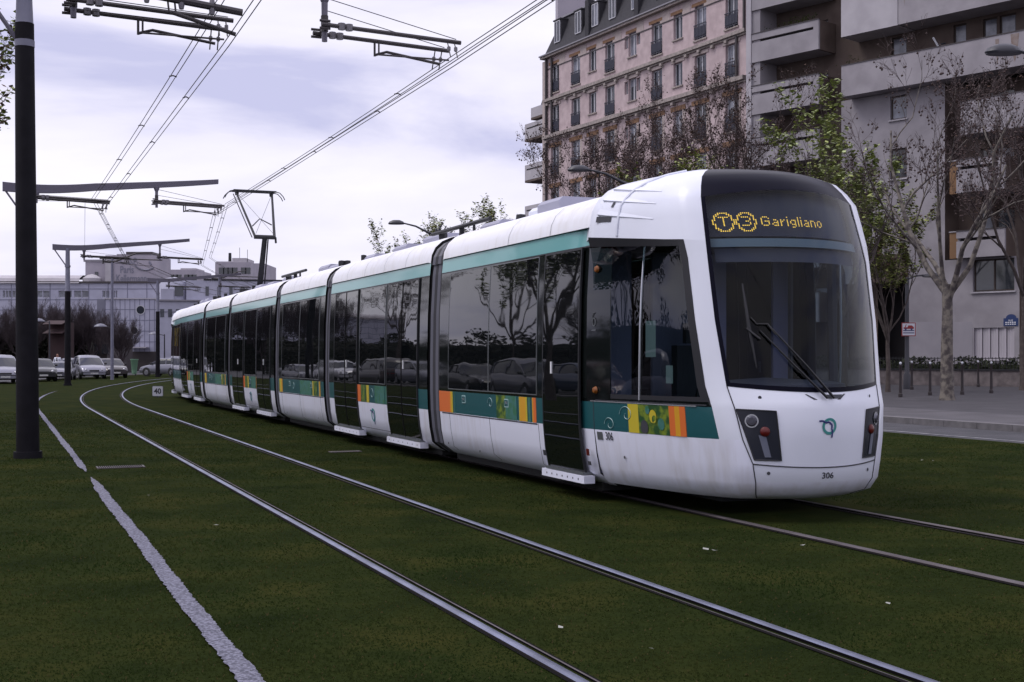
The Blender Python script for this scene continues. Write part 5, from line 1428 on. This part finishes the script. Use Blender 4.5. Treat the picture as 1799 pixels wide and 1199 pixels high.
plant(m_planeC, PL, 'bare tree where the pink building meets the grey building', 'tree', gp(1300, 56), 2.2, 1.12, g1)
plant(m_planeC, PL, 'slender bare tree between the leafy sapling and the pale plane tree', 'tree', gp(1420, 64), 5.1, 1.0, g1)
plant(m_planeC, PL, 'thin bare tree left of the pink building against the sky', 'tree', gp(925, 80), .9, .66, g1)
plant(m_green, 'leafy_tree', 'young tree with fresh green leaves right behind the tram nose', 'tree', gp(1484, 46), 2.4, 1.06, 'young leafy street trees')
plant(m_greenS, 'leafy_tree', 'young green tree above the roof of the cab in front of the pink building', 'tree', gp(1192, 52), 2.5, 1.1, 'young leafy street trees')
plant(m_greenS, 'leafy_tree', 'small green tree rising over the roof left of the pink building', 'tree', gp(852, 82), .6, 1.28, 'young leafy street trees')
plant(m_greenS, 'leafy_tree', 'small sparse leafy treetop beside the twin-armed lamp above the tram roof', 'tree', gp(748, 96), 3.1, 1.35, 'young leafy street trees')
plant(m_greenS, 'leafy_tree', 'leafy tree close to the large pale plane tree, half hidden by the tram', 'tree', gp(1560, 50), 4.4, .95, 'young leafy street trees')
plant(m_greenS, 'leafy_tree', 'leafy tree whose branches poke into the left edge behind the near mast', 'tree', Vector((-14.6, 28.5, 0)), .3, 1.05, 'young leafy street trees')
# clipped dense bare trees before the hotel
for i, (px, Y, sc, lb) in enumerate(((-25,112,1.0,'purplish bare tree at the far left behind the light grey car'),(38,110,.95,'purplish bare tree left of the red awning kiosk'),(95,122,1.05,'purplish bare tree rising behind the red awning kiosk'),
        (122,112,1.0,'purplish bare tree just left of the third mast'),(162,112,1.0,'purplish bare tree right of the third mast'),(212,108,.80,'rounded bare tree in front of the block with round windows'),(-75,110,1.0,'purplish bare tree beyond the left edge of the frame'),(-160,104,1.1,'purplish bare tree mirrored in the fifth section of the tram'),(-260,100,1.1,'purplish bare tree mirrored in the fourth section of the tram'),(-370,96,1.15,'purplish bare tree mirrored in the third section of the tram'),(62,116,1.05,'purplish bare tree directly behind the red awning kiosk'))):
    plant(m_bush, 'bare_tree', lb, 'tree', gp(px, Y), i*1.7, sc*(.72 if px > -100 else 1), 'dense bare trees in front of the hotel')
# trees on the near left side, seen mirrored in the tram windows
for i, (t, D, me, sc) in enumerate(((30, -12, m_green, 1.05),(44, -10.5, m_planeB, .85),(54, -12, m_green, 1.0),(66,-12,m_planeC,.8),(52,-16,m_bush,.75),(36,-16,m_greenS,1.0))):
    p = track(t, D)
    plant(me, 'street_tree', ['first','second','third','fourth','fifth','sixth','seventh','eighth'][i]+' tree of the left pavement row that the tram windows mirror', 'tree', p, i*1.1, sc, 'trees mirrored in the tram windows')
# ================================================================ STREET FURNITURE
mat('lamp_dark', (.03,.03,.04), .45)
mat('lamp_bowl', (.13,.13,.17), .4)
mat('bollard_brown', (.025,.018,.02), .5)
mat('sign_white', (.55,.56,.62), .4); mat('sign_red', (.25,.02,.02), .5); mat('sign_blue', (.03,.035,.12), .5)
mat('bin_green', (.14,.26,.17), .6)
def bollard(px, Y, top, label):
    b = gp(px, Y); m = thing('bollard', label, 'bollard', b, 0, 'slim bollards along the pavement')
    g = MB(); g.lathe((0,0,0), [(0,0),(.075,0),(.075,.12),(.055,.14),(.05,.5),(.042,1.05),(.05,1.07),(.05,1.11),(.03,1.12)], 'bollard_brown', 12); g.build('post', m)
    g = MB(); g.lathe((0,0,1.12), [(.02,0),(.045,.03),(.045,.06),(.025,.09),(0,.095)], 'sign_white' if top else 'bollard_brown', 12); g.build('ball_top', m)
for px, Y, lb in ((1582,43.6,'bollard nearest the tram, left of the lamp post with the sign'),(1634,45.6,'bollard just left of the pale plane trunk'),(1690.5,46.6,'bollard just right of the pale plane trunk'),(1741.5,48.3,'bollard below the slatted white window'),
        (1602,53.7,'thin bollard directly right of the lamp post base'),(1718.5,58.4,'taller-looking farther bollard between two nearer ones'),(1776,61,'bollard beside the dark gate post at the right'),(1560,57,'bollard half hidden behind the tram edge')):
    bollard(px, Y, True, lb)
# lamp post with the sign
L = gp(1593.5, 54.6); m = thing('lamp_post', 'dark lamp post carrying a square sign, beside the bollards', 'lamp post', L, 0)
g = MB(); g.lathe((0,0,0), [(0,0),(.16,0),(.15,.6),(.10,.7),(.09,2.4),(.075,4.7),(.05,4.8),(0,4.82)], 'lamp_dark', 14); g.build('pole', m)
g = MB(); g.tube([(0,0,4.7),(.35,0,4.86),(.8,0,4.9)], .04, 'lamp_dark', 6); g.lathe((1.1,0,4.82), [(0,.16),(.2,.15),(.42,.06),(.44,0),(.0,-.04)], 'lamp_dark', 14); g.build('lamp_head', m)
sg = thing('tow_sign', 'small square sign with a red tow truck on the lamp post', 'sign', (L.x+.03, L.y-.13, L.z), 0)
g = MB(); zc = EYE+(627.6-579)/FPX*54.4-.12; x0, x1 = -.30, .30; g.box(x0, x1, 0, .02, zc-.29, zc+.29, 'sign_red'); g.build('sign_rim', sg)
g = MB(); g.face([(x0+.035,-.004,zc-.255),(x1-.035,-.004,zc-.255),(x1-.035,-.004,zc+.255),(x0+.035,-.004,zc+.255)], 'sign_white')
for k in range(2): g.face([(x0+.06,-.008,zc-.07-.1*k),(x1-.06,-.008,zc-.07-.1*k),(x1-.06,-.008,zc-.03-.1*k),(x0+.06,-.008,zc-.03-.1*k)], 'sign_blue')
g.face([(-.22,-.008,zc+.02),(.22,-.008,zc+.02),(.22,-.008,zc+.10),(.14,-.008,zc+.17),(-.02,-.008,zc+.17),(-.05,-.008,zc+.09),(-.22,-.008,zc+.09)], 'sign_red'); g.face([(-.17,-.008,zc+.09),(-.13,-.008,zc+.09),(-.09,-.008,zc+.22),(-.12,-.008,zc+.22)], 'sign_red')
for x in (-.13,.12): g.disc((x,-.009,zc+.01), (0,-1,0), .045, 'sign_blue', 10)
g.build('sign_face', sg)
# street lamps along the far side of the tram
def street_lamp(X, Y, label, two=False, h=8.1, dirx=-1):
    m = thing('street_lamp', label, 'street lamp', (X, Y, 0), 0, 'tall street lamps beyond the tram')
    g = MB(); g.lathe((0,0,0), [(0,0),(.14,0),(.12,1.0),(.08,1.1),(.055,h-.3),(.05,h-.25),(0,h-.2)], 'lamp_dark', 12); g.build('pole', m)
    for s in ((dirx,) if not two else (-1, 1)):
        g = MB(); a = 1.7 if s == dirx else .35
        g.tube([(0,0,h-.55),(s*a*.25,0,h-.42),(s*a*.6,0,h-.12),(s*a,0,h+.05)], [.05,.055,.045,.035], 'lamp_dark', 8)
        if s == dirx: g.tube([(0,0,h-1.3),(s*.25,0,h-.7),(s*.6,0,h-.2)], .018, 'lamp_dark', 6)
        g.build('arm', m)
        if s == dirx:
            g = MB(); c = Vector((s*(a+.28),0,h+.02)); rows = []
            for r, z in ((0,.17),(.16,.16),(.30,.09),(.36,0),(.33,-.05)): rows.append([c+Vector((r*cos(k*pi/8)*1.15, r*.6*sin(k*pi/8), z)) for k in range(16)])
            g.grid(rows, 'lamp_dark', True, close=True); g.face([c+Vector((.33*1.15*cos(k*pi/8), .2*sin(k*pi/8), -.05)) for k in range(16)], 'lamp_bowl'); g.build('lamp_head', m)
    if two:
        g = MB(); g.tube([(0,0,h-.45),(.35,0,h-.35),(.5,0,h-.1)], .03, 'lamp_dark', 6); g.build('short_arm', m)
street_lamp(4.35, 45, 'curved-arm street lamp against the bare trees above the cab')
street_lamp(-3.75, 63, 'farther street lamp with a long arm above the tram roof', True)
street_lamp(12.65, 27.6, 'street lamp whose large head enters at the top right corner')
def small_lamp(px, Y, label, s=-1, z=5.0):
    b = gp(px, Y); b.z = 0; m = thing('street_lamp', label, 'street lamp', b, 0, 'small lamps behind the parked cars')
    g = MB(); g.lathe((0,0,0), [(0,0),(.12,0),(.07,.9),(.05,z),(0,z+.02)], 'lamp_dark', 10); g.build('pole', m)
    g = MB(); g.tube([(0,0,z-.1),(s*.5,0,z)], .035, 'lamp_dark', 6); g.lathe((s*.9,0,z-.02), [(0,.26),(.25,.22),(.5,.06),(.52,0)], 'lamp_bowl', 14); g.build('lamp_head', m)
small_lamp(87, 103, 'small domed lamp to the left of the red awning kiosk', z=4.4)
small_lamp(196, 104, 'small domed lamp beside the slender bracket pole', z=4.0)
small_lamp(289, 112, 'small domed lamp close to the rear of the tram', z=3.5)
# green litter bin
b = gp(236, 100); b.z = 0; m = thing('litter_bin', 'pale green litter bin standing right of the last parked saloon', 'litter bin', b)
g = MB(); g.lathe((0,0,0), [(0,.15),(.18,.15),(.30,1.25),(.33,1.28),(.33,1.34),(.27,1.34),(.2,.25)], 'bin_green', 12); g.build('bin_body', m)
g = MB(); g.tube([(0,.3,0),(0,.3,1.2)], .04, 'lamp_dark', 6); g.build('post', m)
# speed sign in the lawn: white rounded square with 40
b = W(277, 700, EYE*FPX/(699-627.6)); b.z = 0; m = thing('speed_sign', 'small white square sign reading 40 standing in the lawn', 'sign', b, 0)
def rsq(w, h, r, n=6):
    pts = []
    for cx, cy, a0 in ((w-r,h-r,0),(-w+r,h-r,pi/2),(-w+r,-h+r,pi),(w-r,-h+r,3*pi/2)):
        for k in range(n+1): a = a0+k*pi/2/n; pts.append((cx+r*cos(a), cy+r*sin(a)))
    return pts
g = MB(); o = rsq(.20,.19,.04); g.grid([[(x,.0,.24+y) for x, y in o], [(x,.02,.24+y) for x, y in o]], 'sign_grey', False, close=True); g.face([(x,.02,.24+y) for x, y in o], 'sign_grey'); g.face([(x,.0,.24+y) for x, y in o], 'sign_grey')
g.build('sign_plate', m); g = MB(); g.face([(x*.93,-.004,.24+y*.93) for x, y in o], 'sign_white'); text_faces(g, '40', .27, lambda x, y: Vector((x, -.008, .15+y)), 'seam', .008); g.build('sign_face', m)
g = MB(); g.box(-.03,.03,.02,.05,0,.3,'lamp_dark'); g.build('stake', m)
# dark hedge behind the left road (mirrored in the tram, and glimpsed between the cars)
mat('dark_hedge', (.010,.012,.007), .9, col2=(.022,.022,.014), nscale=1.5)
for i, (t0, t1) in enumerate(((14, 42), (43, 66), (67, 84))):
    g = MB(); r = random.Random(i)
    for k in range(5200):
        t = r.uniform(t0, t1); z = r.uniform(0, 2.9+.5*math.sin(t*1.3)+.4*r.random()); D = -12.5-r.uniform(0,.35)-(r.random() if z > 2.4 else 0); c = track(t, D); c.z = z; a = r.uniform(0,6.3); l = r.uniform(.12,.3)
        u = Vector((cos(a), sin(a), r.uniform(-.5,.5)))*l; v = Vector((-sin(a)*.5, cos(a)*.5, .8))*l; g.face([c-u*.5, c+v*.5, c+u*.5, c-v*.5], 'dark_hedge')
    tt = [lerp(t0, t1, k/6) for k in range(7)]
    pr = [(-12.7,0),(-12.7,2.6),(-13.9,2.6),(-13.9,0)]
    g.grid([[track(t, D)+Vector((0,0,z)) for D, z in pr] for t in tt], 'dark_hedge', False)
    g.build('hedge', label=['tall dark hedge along the left road, nearest stretch','tall dark hedge along the left road, middle stretch','tall dark hedge along the left road, far stretch'][i], cat='hedge', group='dark hedges of the left road')
for px0, px1, Y, zt, lb in ((-640,-70,101,4.2,'long dark hedge left of the frame, mirrored in the far sections'),(-69,184,119.2,3.6,'dark hedge between the bare trees and the shop pavilion')):
    g = MB(); r = random.Random(px1)
    a0, a1 = (px0-899.5)/FPX*Y, (px1-899.5)/FPX*Y
    if Y > 110: Y = 115
    for k in range(4200):
        x = r.uniform(a0, a1); z = r.uniform(0, zt+.5*math.sin(x*1.1)+.5*r.random()); c = Vector((x, Y-r.uniform(0,.4), z)); a = r.uniform(0,6.3); l = r.uniform(.15,.4)
        u = Vector((cos(a), sin(a), r.uniform(-.5,.5)))*l; v = Vector((-sin(a)*.5, cos(a)*.5, .8))*l; g.face([c-u*.5, c+v*.5, c+u*.5, c-v*.5], 'dark_hedge')
    g.box(a0, a1, Y+.05, Y+1.2, 0, zt-.4, 'dark_hedge'); g.build('hedge', label=lb, cat='hedge')
# person in a white shirt behind the cars
mat('skin', (.28,.14,.10), .6); mat('shirt', (.62,.64,.72), .8); mat('trousers', (.02,.02,.03), .8); mat('hair', (.02,.012,.01), .8); mat('tie', (.015,.012,.02), .7)
def person(loc, label, face=pi):
    root = thing('person', label, 'person', loc, face)
    V = [(0,0,.96),(0,0,1.15),(0,0,1.40),(0,0,1.50),(0,.01,1.60),(0,.02,1.72),
         (.10,0,.92),(.11,.02,.50),(.12,-.03,.08),(.13,.12,.03),(-.10,0,.92),(-.11,-.02,.50),(-.12,-.05,.08),(-.13,.10,.03),
         (.19,0,1.43),(.27,.02,1.17),(.27,.14,.95),(.27,.20,.87),(-.19,0,1.43),(-.27,.02,1.17),(-.26,.12,.95),(-.26,.17,.87)]
    E = [(0,1),(1,2),(2,3),(3,4),(4,5),(0,6),(6,7),(7,8),(8,9),(0,10),(10,11),(11,12),(12,13),(2,14),(14,15),(15,16),(16,17),(2,18),(18,19),(19,20),(20,21)]
    RD = [.15,.14,.15,.06,.085,.075,.09,.06,.042,.045,.09,.06,.042,.045,.062,.046,.034,.04,.062,.046,.034,.04]
    me = bpy.data.meshes.new('body'); me.from_pydata(V, E, []); o = bpy.data.objects.new('body', me); COL.objects.link(o)
    sk = o.modifiers.new('s', 'SKIN'); sub = o.modifiers.new('u', 'SUBSURF'); sub.levels = sub.render_levels = 1
    if not me.skin_vertices: bpy.context.view_layer.update()
    for i, sv_ in enumerate(me.skin_vertices[0].data): sv_.radius = (RD[i], RD[i]*.85); sv_.use_root = (i == 0)
    dg = bpy.context.evaluated_depsgraph_get(); m2 = bpy.data.meshes.new_from_object(o.evaluated_get(dg)); bpy.data.objects.remove(o)
    for mm in ('skin','shirt','trousers','hair'): m2.materials.append(M[mm])
    for p in m2.polygons:
        c = p.center; p.use_smooth = True
        p.material_index = 2 if c.z < .97 and abs(c.x) < .24 else 1 if c.z < 1.49 and (c.z > .99 or abs(c.x) < .2) else 3 if (c.z > 1.70 or (c.z > 1.56 and c.y < -.02)) else 0
    b = bpy.data.objects.new('body', m2); COL.objects.link(b); b.parent = root
    g = MB(); g.face([(-.03,.135,1.44),(.03,.135,1.44),(.045,.15,1.05),(0,.15,1.0),(-.045,.15,1.05)], 'tie'); g.build('tie', root)
    g = MB()
    for x in (.03,-.03): g.disc((x,.10,1.635), (0,1,0), .010, 'hair', 8)
    g.tube([(0,.095,1.63),(0,.118,1.60)], .012, 'skin', 6); g.face([(-.025,.104,1.565),(.025,.104,1.565),(.02,.105,1.558),(-.02,.105,1.558)], 'sign_red'); g.build('face', root)
bp_ = gp(101, 88); bp_.z = 0
person(bp_, 'man in a white shirt and dark tie standing behind the parked cars')
# ================================================================ CARS
mat('car_glass', (.010,.012,.02), .05, spec=.5); mat('car_tyre', (.012,.012,.013), .85); mat('car_rim', (.25,.25,.28), .35, .7)
mat('car_lamp', (.45,.45,.5), .1, .3); mat('car_tail', (.25,.01,.01), .25); mat('car_trim', (.02,.02,.022), .6); mat('plate', (.5,.5,.5), .5); mat('plate_yellow', (.5,.38,.05), .5)
PAINT = dict(silver=(.13,.13,.16), light=(.21,.21,.26), grey=(.10,.10,.12), dark=(.035,.028,.032), black=(.014,.014,.018), blue=(.03,.05,.12), white=(.50,.50,.54), maroon=(.07,.02,.025))
for k, c in PAINT.items(): mat('paint_'+k, c, .3, .3, coat=.6)
def car_meshes(kind, paint):
    """x forward (nose at +x), y across, z up. Outline per kind, lofted with tumblehome and rounded ends"""
    P = 'paint_'+paint
    if kind == 'saloon': L, Wd, H = 4.4, 1.72, 1.42; belt = [(-2.2,.80),(-2.1,.93),(-1.5,.98),(-.9,.97),(.7,.92),(1.4,.86),(2.0,.74),(2.2,.58)]; roof = [(-1.45,.97),(-.75,1.36),(-.3,1.42),(.25,1.39),(1.0,.90)]
    elif kind == 'mpv': L, Wd, H = 4.3, 1.75, 1.62; belt = [(-2.15,.80),(-2.1,1.0),(-1.6,1.03),(-.9,1.02),(.8,.98),(1.4,.92),(1.95,.78),(2.15,.55)]; roof = [(-2.02,1.02),(-1.7,1.55),(-.8,1.64),(.2,1.60),(1.25,.95)]
    else: L, Wd, H = 3.8, 1.66, 1.43; belt = [(-1.9,.75),(-1.87,.92),(-1.5,.96),(-.9,.96),(.6,.92),(1.2,.86),(1.7,.74),(1.9,.55)]; roof = [(-1.8,.96),(-1.45,1.36),(-.7,1.44),(.1,1.40),(.95,.90)]
    w = Wd/2; xs = [b[0] for b in belt]; g = MB()
    fine = sorted(set([lerp(xs[0], xs[-1], k/30) for k in range(31)]))
    def prof(x):
        q = abs(x)/(L/2); e = w*(1-.16*max(0, (q-.72)/.28)**2); zt = interp(x, xs, [b[1] for b in belt]); zb = .22+.10*max(0, (q-.8)/.2)
        return [(0, zb), (e*.86, zb), (e*.97, zb+.12), (e, .50), (e*.985, zt-.10), (e*.93, zt-.02), (e*.80, zt+.005), (0, zt+.02+.02*(x > .9))]
    rows = []
    for x in fine: p = prof(x); rows.append([(x, y, z) for y, z in p]+[(x, -y, z) for y, z in p[::-1][1:-1]])
    # wheel arches as dark discs; body closed at the ends
    g.grid(rows, P, True, close=True); g.face(rows[0], P); g.face(rows[-1], P); body = g
    cab = MB(); rx = [r[0] for r in roof]; rz = [r[1] for r in roof]; fx = [lerp(rx[0], rx[-1], k/16) for k in range(17)]; rr = []
    for x in fx:
        zt = interp(x, rx, rz); zb = interp(x, xs, [b[1] for b in belt])-.01; h = max(.001, zt-zb); tw = w*.93-.20*h/.5*.8
        rr.append([(x, w*.92, zb), (x, lerp(w*.92, tw, .85), zb+h*.85), (x, tw*.92, zb+h*.97), (x, 0, zb+h*1.02), (x, -tw*.92, zb+h*.97), (x, -lerp(w*.92, tw, .85), zb+h*.85), (x, -w*.92, zb)])
    def cm(i, j):
        xm = (fx[i]+fx[i+1])/2; zt = interp(xm, rx, rz); top = zt > H*.93
        if j in (0, 5): return 'car_glass'
        if top: return P
        return 'car_glass'
    cab.grid(rr, cm, True)
    pil = MB()
    for s in (1, -1):
        j = 1 if s > 0 else 5
        for x in (rx[1]+.1, (rx[1]+rx[3])/2+.15):
            k = min(range(len(fx)), key=lambda i: abs(fx[i]-x)); a = Vector(rr[k][0 if s > 0 else 6]); b = Vector(rr[k][1 if s > 0 else 5]); pil.tube([a+Vector((0,s*.004,0)), b+Vector((0,s*.004,0))], .035, P, 5, False)
        side = [Vector(r[1 if s > 0 else 5]) for r in rr]; pil.tube(side, .028, P, 5, False)
        c0, c1 = Vector(rr[-1][0 if s > 0 else 6]), Vector(rr[-5][1 if s > 0 else 5])
    parts = {'body': body, 'cabin': cab, 'pillars': pil}
    wheels = []
    for x in (L*.30, -L*.31):
        for s in (1, -1):
            wm = MB(); wm.lathe((0,0,0), [(.0,-.09),(.22,-.10),(.30,-.09),(.31,0),(.30,.09),(.22,.10),(0,.09)], 'car_tyre', 18, 'y'); rm = MB(); rm.lathe((0,s*.098,0), [(.19,0),(.18,s*.01),(.05,s*.005),(0,s*.012)], 'car_rim', 14, 'y')
            ar = MB(); ar.disc((x, s*(w*.985+.002), .36), (0,s,0), .375, 'car_trim', 18)
            wheels.append(((x, s*(w-.085), .31), wm, rm))
            ar2 = MB(); ar2.disc((x, s*(w+.003), .34), (0,s,0), .36, 'car_trim', 18); parts[('wheel_arch', x, s)] = ar2
    f = L/2
    lm = []
    for s in (1, -1):
        h = MB(); h.face([(f-.02-.03,s*w*.50,.56),(f-.06,s*w*.50,.70),(f-.24,s*w*.86,.76),(f-.16,s*w*.86,.58)], 'car_lamp'); h.tube([(f-.03,s*w*.60,.63),(f+.01,s*w*.60,.63)], [.08,.05], 'car_lamp', 10); lm.append(('headlight', h))
        t = MB(); t.face([(-f-.004,s*w*.55,.62),(-f-.004,s*w*.80,.62),(-f+.03,s*w*.82,.86),(-f+.01,s*w*.62,.86)], 'car_tail'); lm.append(('tail_light', t))
        mi = MB(); mi.lathe((roof[-1][0]-.25, s*(w+.06), roof[-1][1]+.10), [(0,-.09),(.06,-.07),(.07,.02),(.05,.08),(0,.09)], 'car_trim', 8, 'y'); lm.append(('door_mirror', mi))
    bp = MB(); bp.box(f-.08, f+.03, -w*.82, w*.82, .30, .46, P); lm.append(('bumper', bp)); bp = MB(); bp.box(-f-.03, -f+.08, -w*.82, w*.82, .32, .50, P); lm.append(('bumper', bp))
    gr = MB(); gr.box(f-.03, f+.004, -.32, .32, .52, .62, 'car_trim'); lm.append(('grille', gr))
    pl = MB(); pl.box(f+.034, f+.042, -.25, .25, .34, .44, 'plate'); lm.append(('number_plate', pl))
    return parts, wheels, lm
CARS = {}
def make_car(kind, paint, label, loc, rotz, group='cars parked along the left road'):
    key = (kind, paint)
    if key in CARS:
        c = copy_tree(CARS[key]); 
    else:
        c = thing('parked_car', label, 'car'); parts, wheels, lm = car_meshes(kind, paint)
        for n, mb in parts.items(): mb.build(n if isinstance(n, str) else n[0], c)
        for l, wm, rm in wheels: wo = wm.build('wheel', c, l); rm.build('rim', wo)
        for n, mb in lm: mb.build(n, c)
        CARS[key] = c
    c.location = loc; c.rotation_euler = (0, 0, rotz); tag(c, label, 'car', group); return c
def road_car(kind, paint, px, Y, rz, label):
    p = gp(px, Y); p.z = 0; c = make_car(kind, paint, label, p, R(rz)); return c
# the visible row (noses towards the viewer, slightly turned)
road_car('mpv', 'light', 2, 72.5, -62, 'light grey people carrier at the left edge, nose to the viewer')
road_car('saloon', 'black', 68, 79, -62, 'dark car partly hidden behind the thick near mast')
road_car('saloon', 'silver', 108, 84, -76, 'grey saloon in front of the man in the white shirt').scale = (.92,.92,.86)
road_car('mpv', 'light', 156, 88, -62, 'light silver hatchback right of the third mast')
road_car('saloon', 'dark', 193, 92, -60, 'dark saloon at the right end of the parked row beside the green bin')
road_car('hatch', 'light', 290, 99, -120+180+100, 'light car half hidden behind the rear of the tram')
road_car('hatch', 'silver', 126, 95, -66, 'pale car showing only its roof behind the third mast')
# nearer cars of the same row, outside the frame but mirrored in the tram windows
rr_ = random.Random(21)
spec = [('saloon','silver'),('hatch','white'),('mpv','dark'),('hatch','light'),('saloon','black'),('mpv','silver'),('hatch','blue'),('saloon','light'),('hatch','maroon'),('mpv','light')]
ordn = ['first','second','third','fourth','fifth','sixth','seventh','eighth','ninth','tenth']
for i, (k, c) in enumerate(spec):
    t = 66-i*4.9; p = track(t, -6.3+rr_.uniform(-.12,.12)); h = heading(t)
    make_car(k, c, ordn[i]+' '+c+' parked car of the left row mirrored in the tram windows', p, pi/2+h+(pi if rr_.random() < .7 else 0), 'cars mirrored in the tram windows')
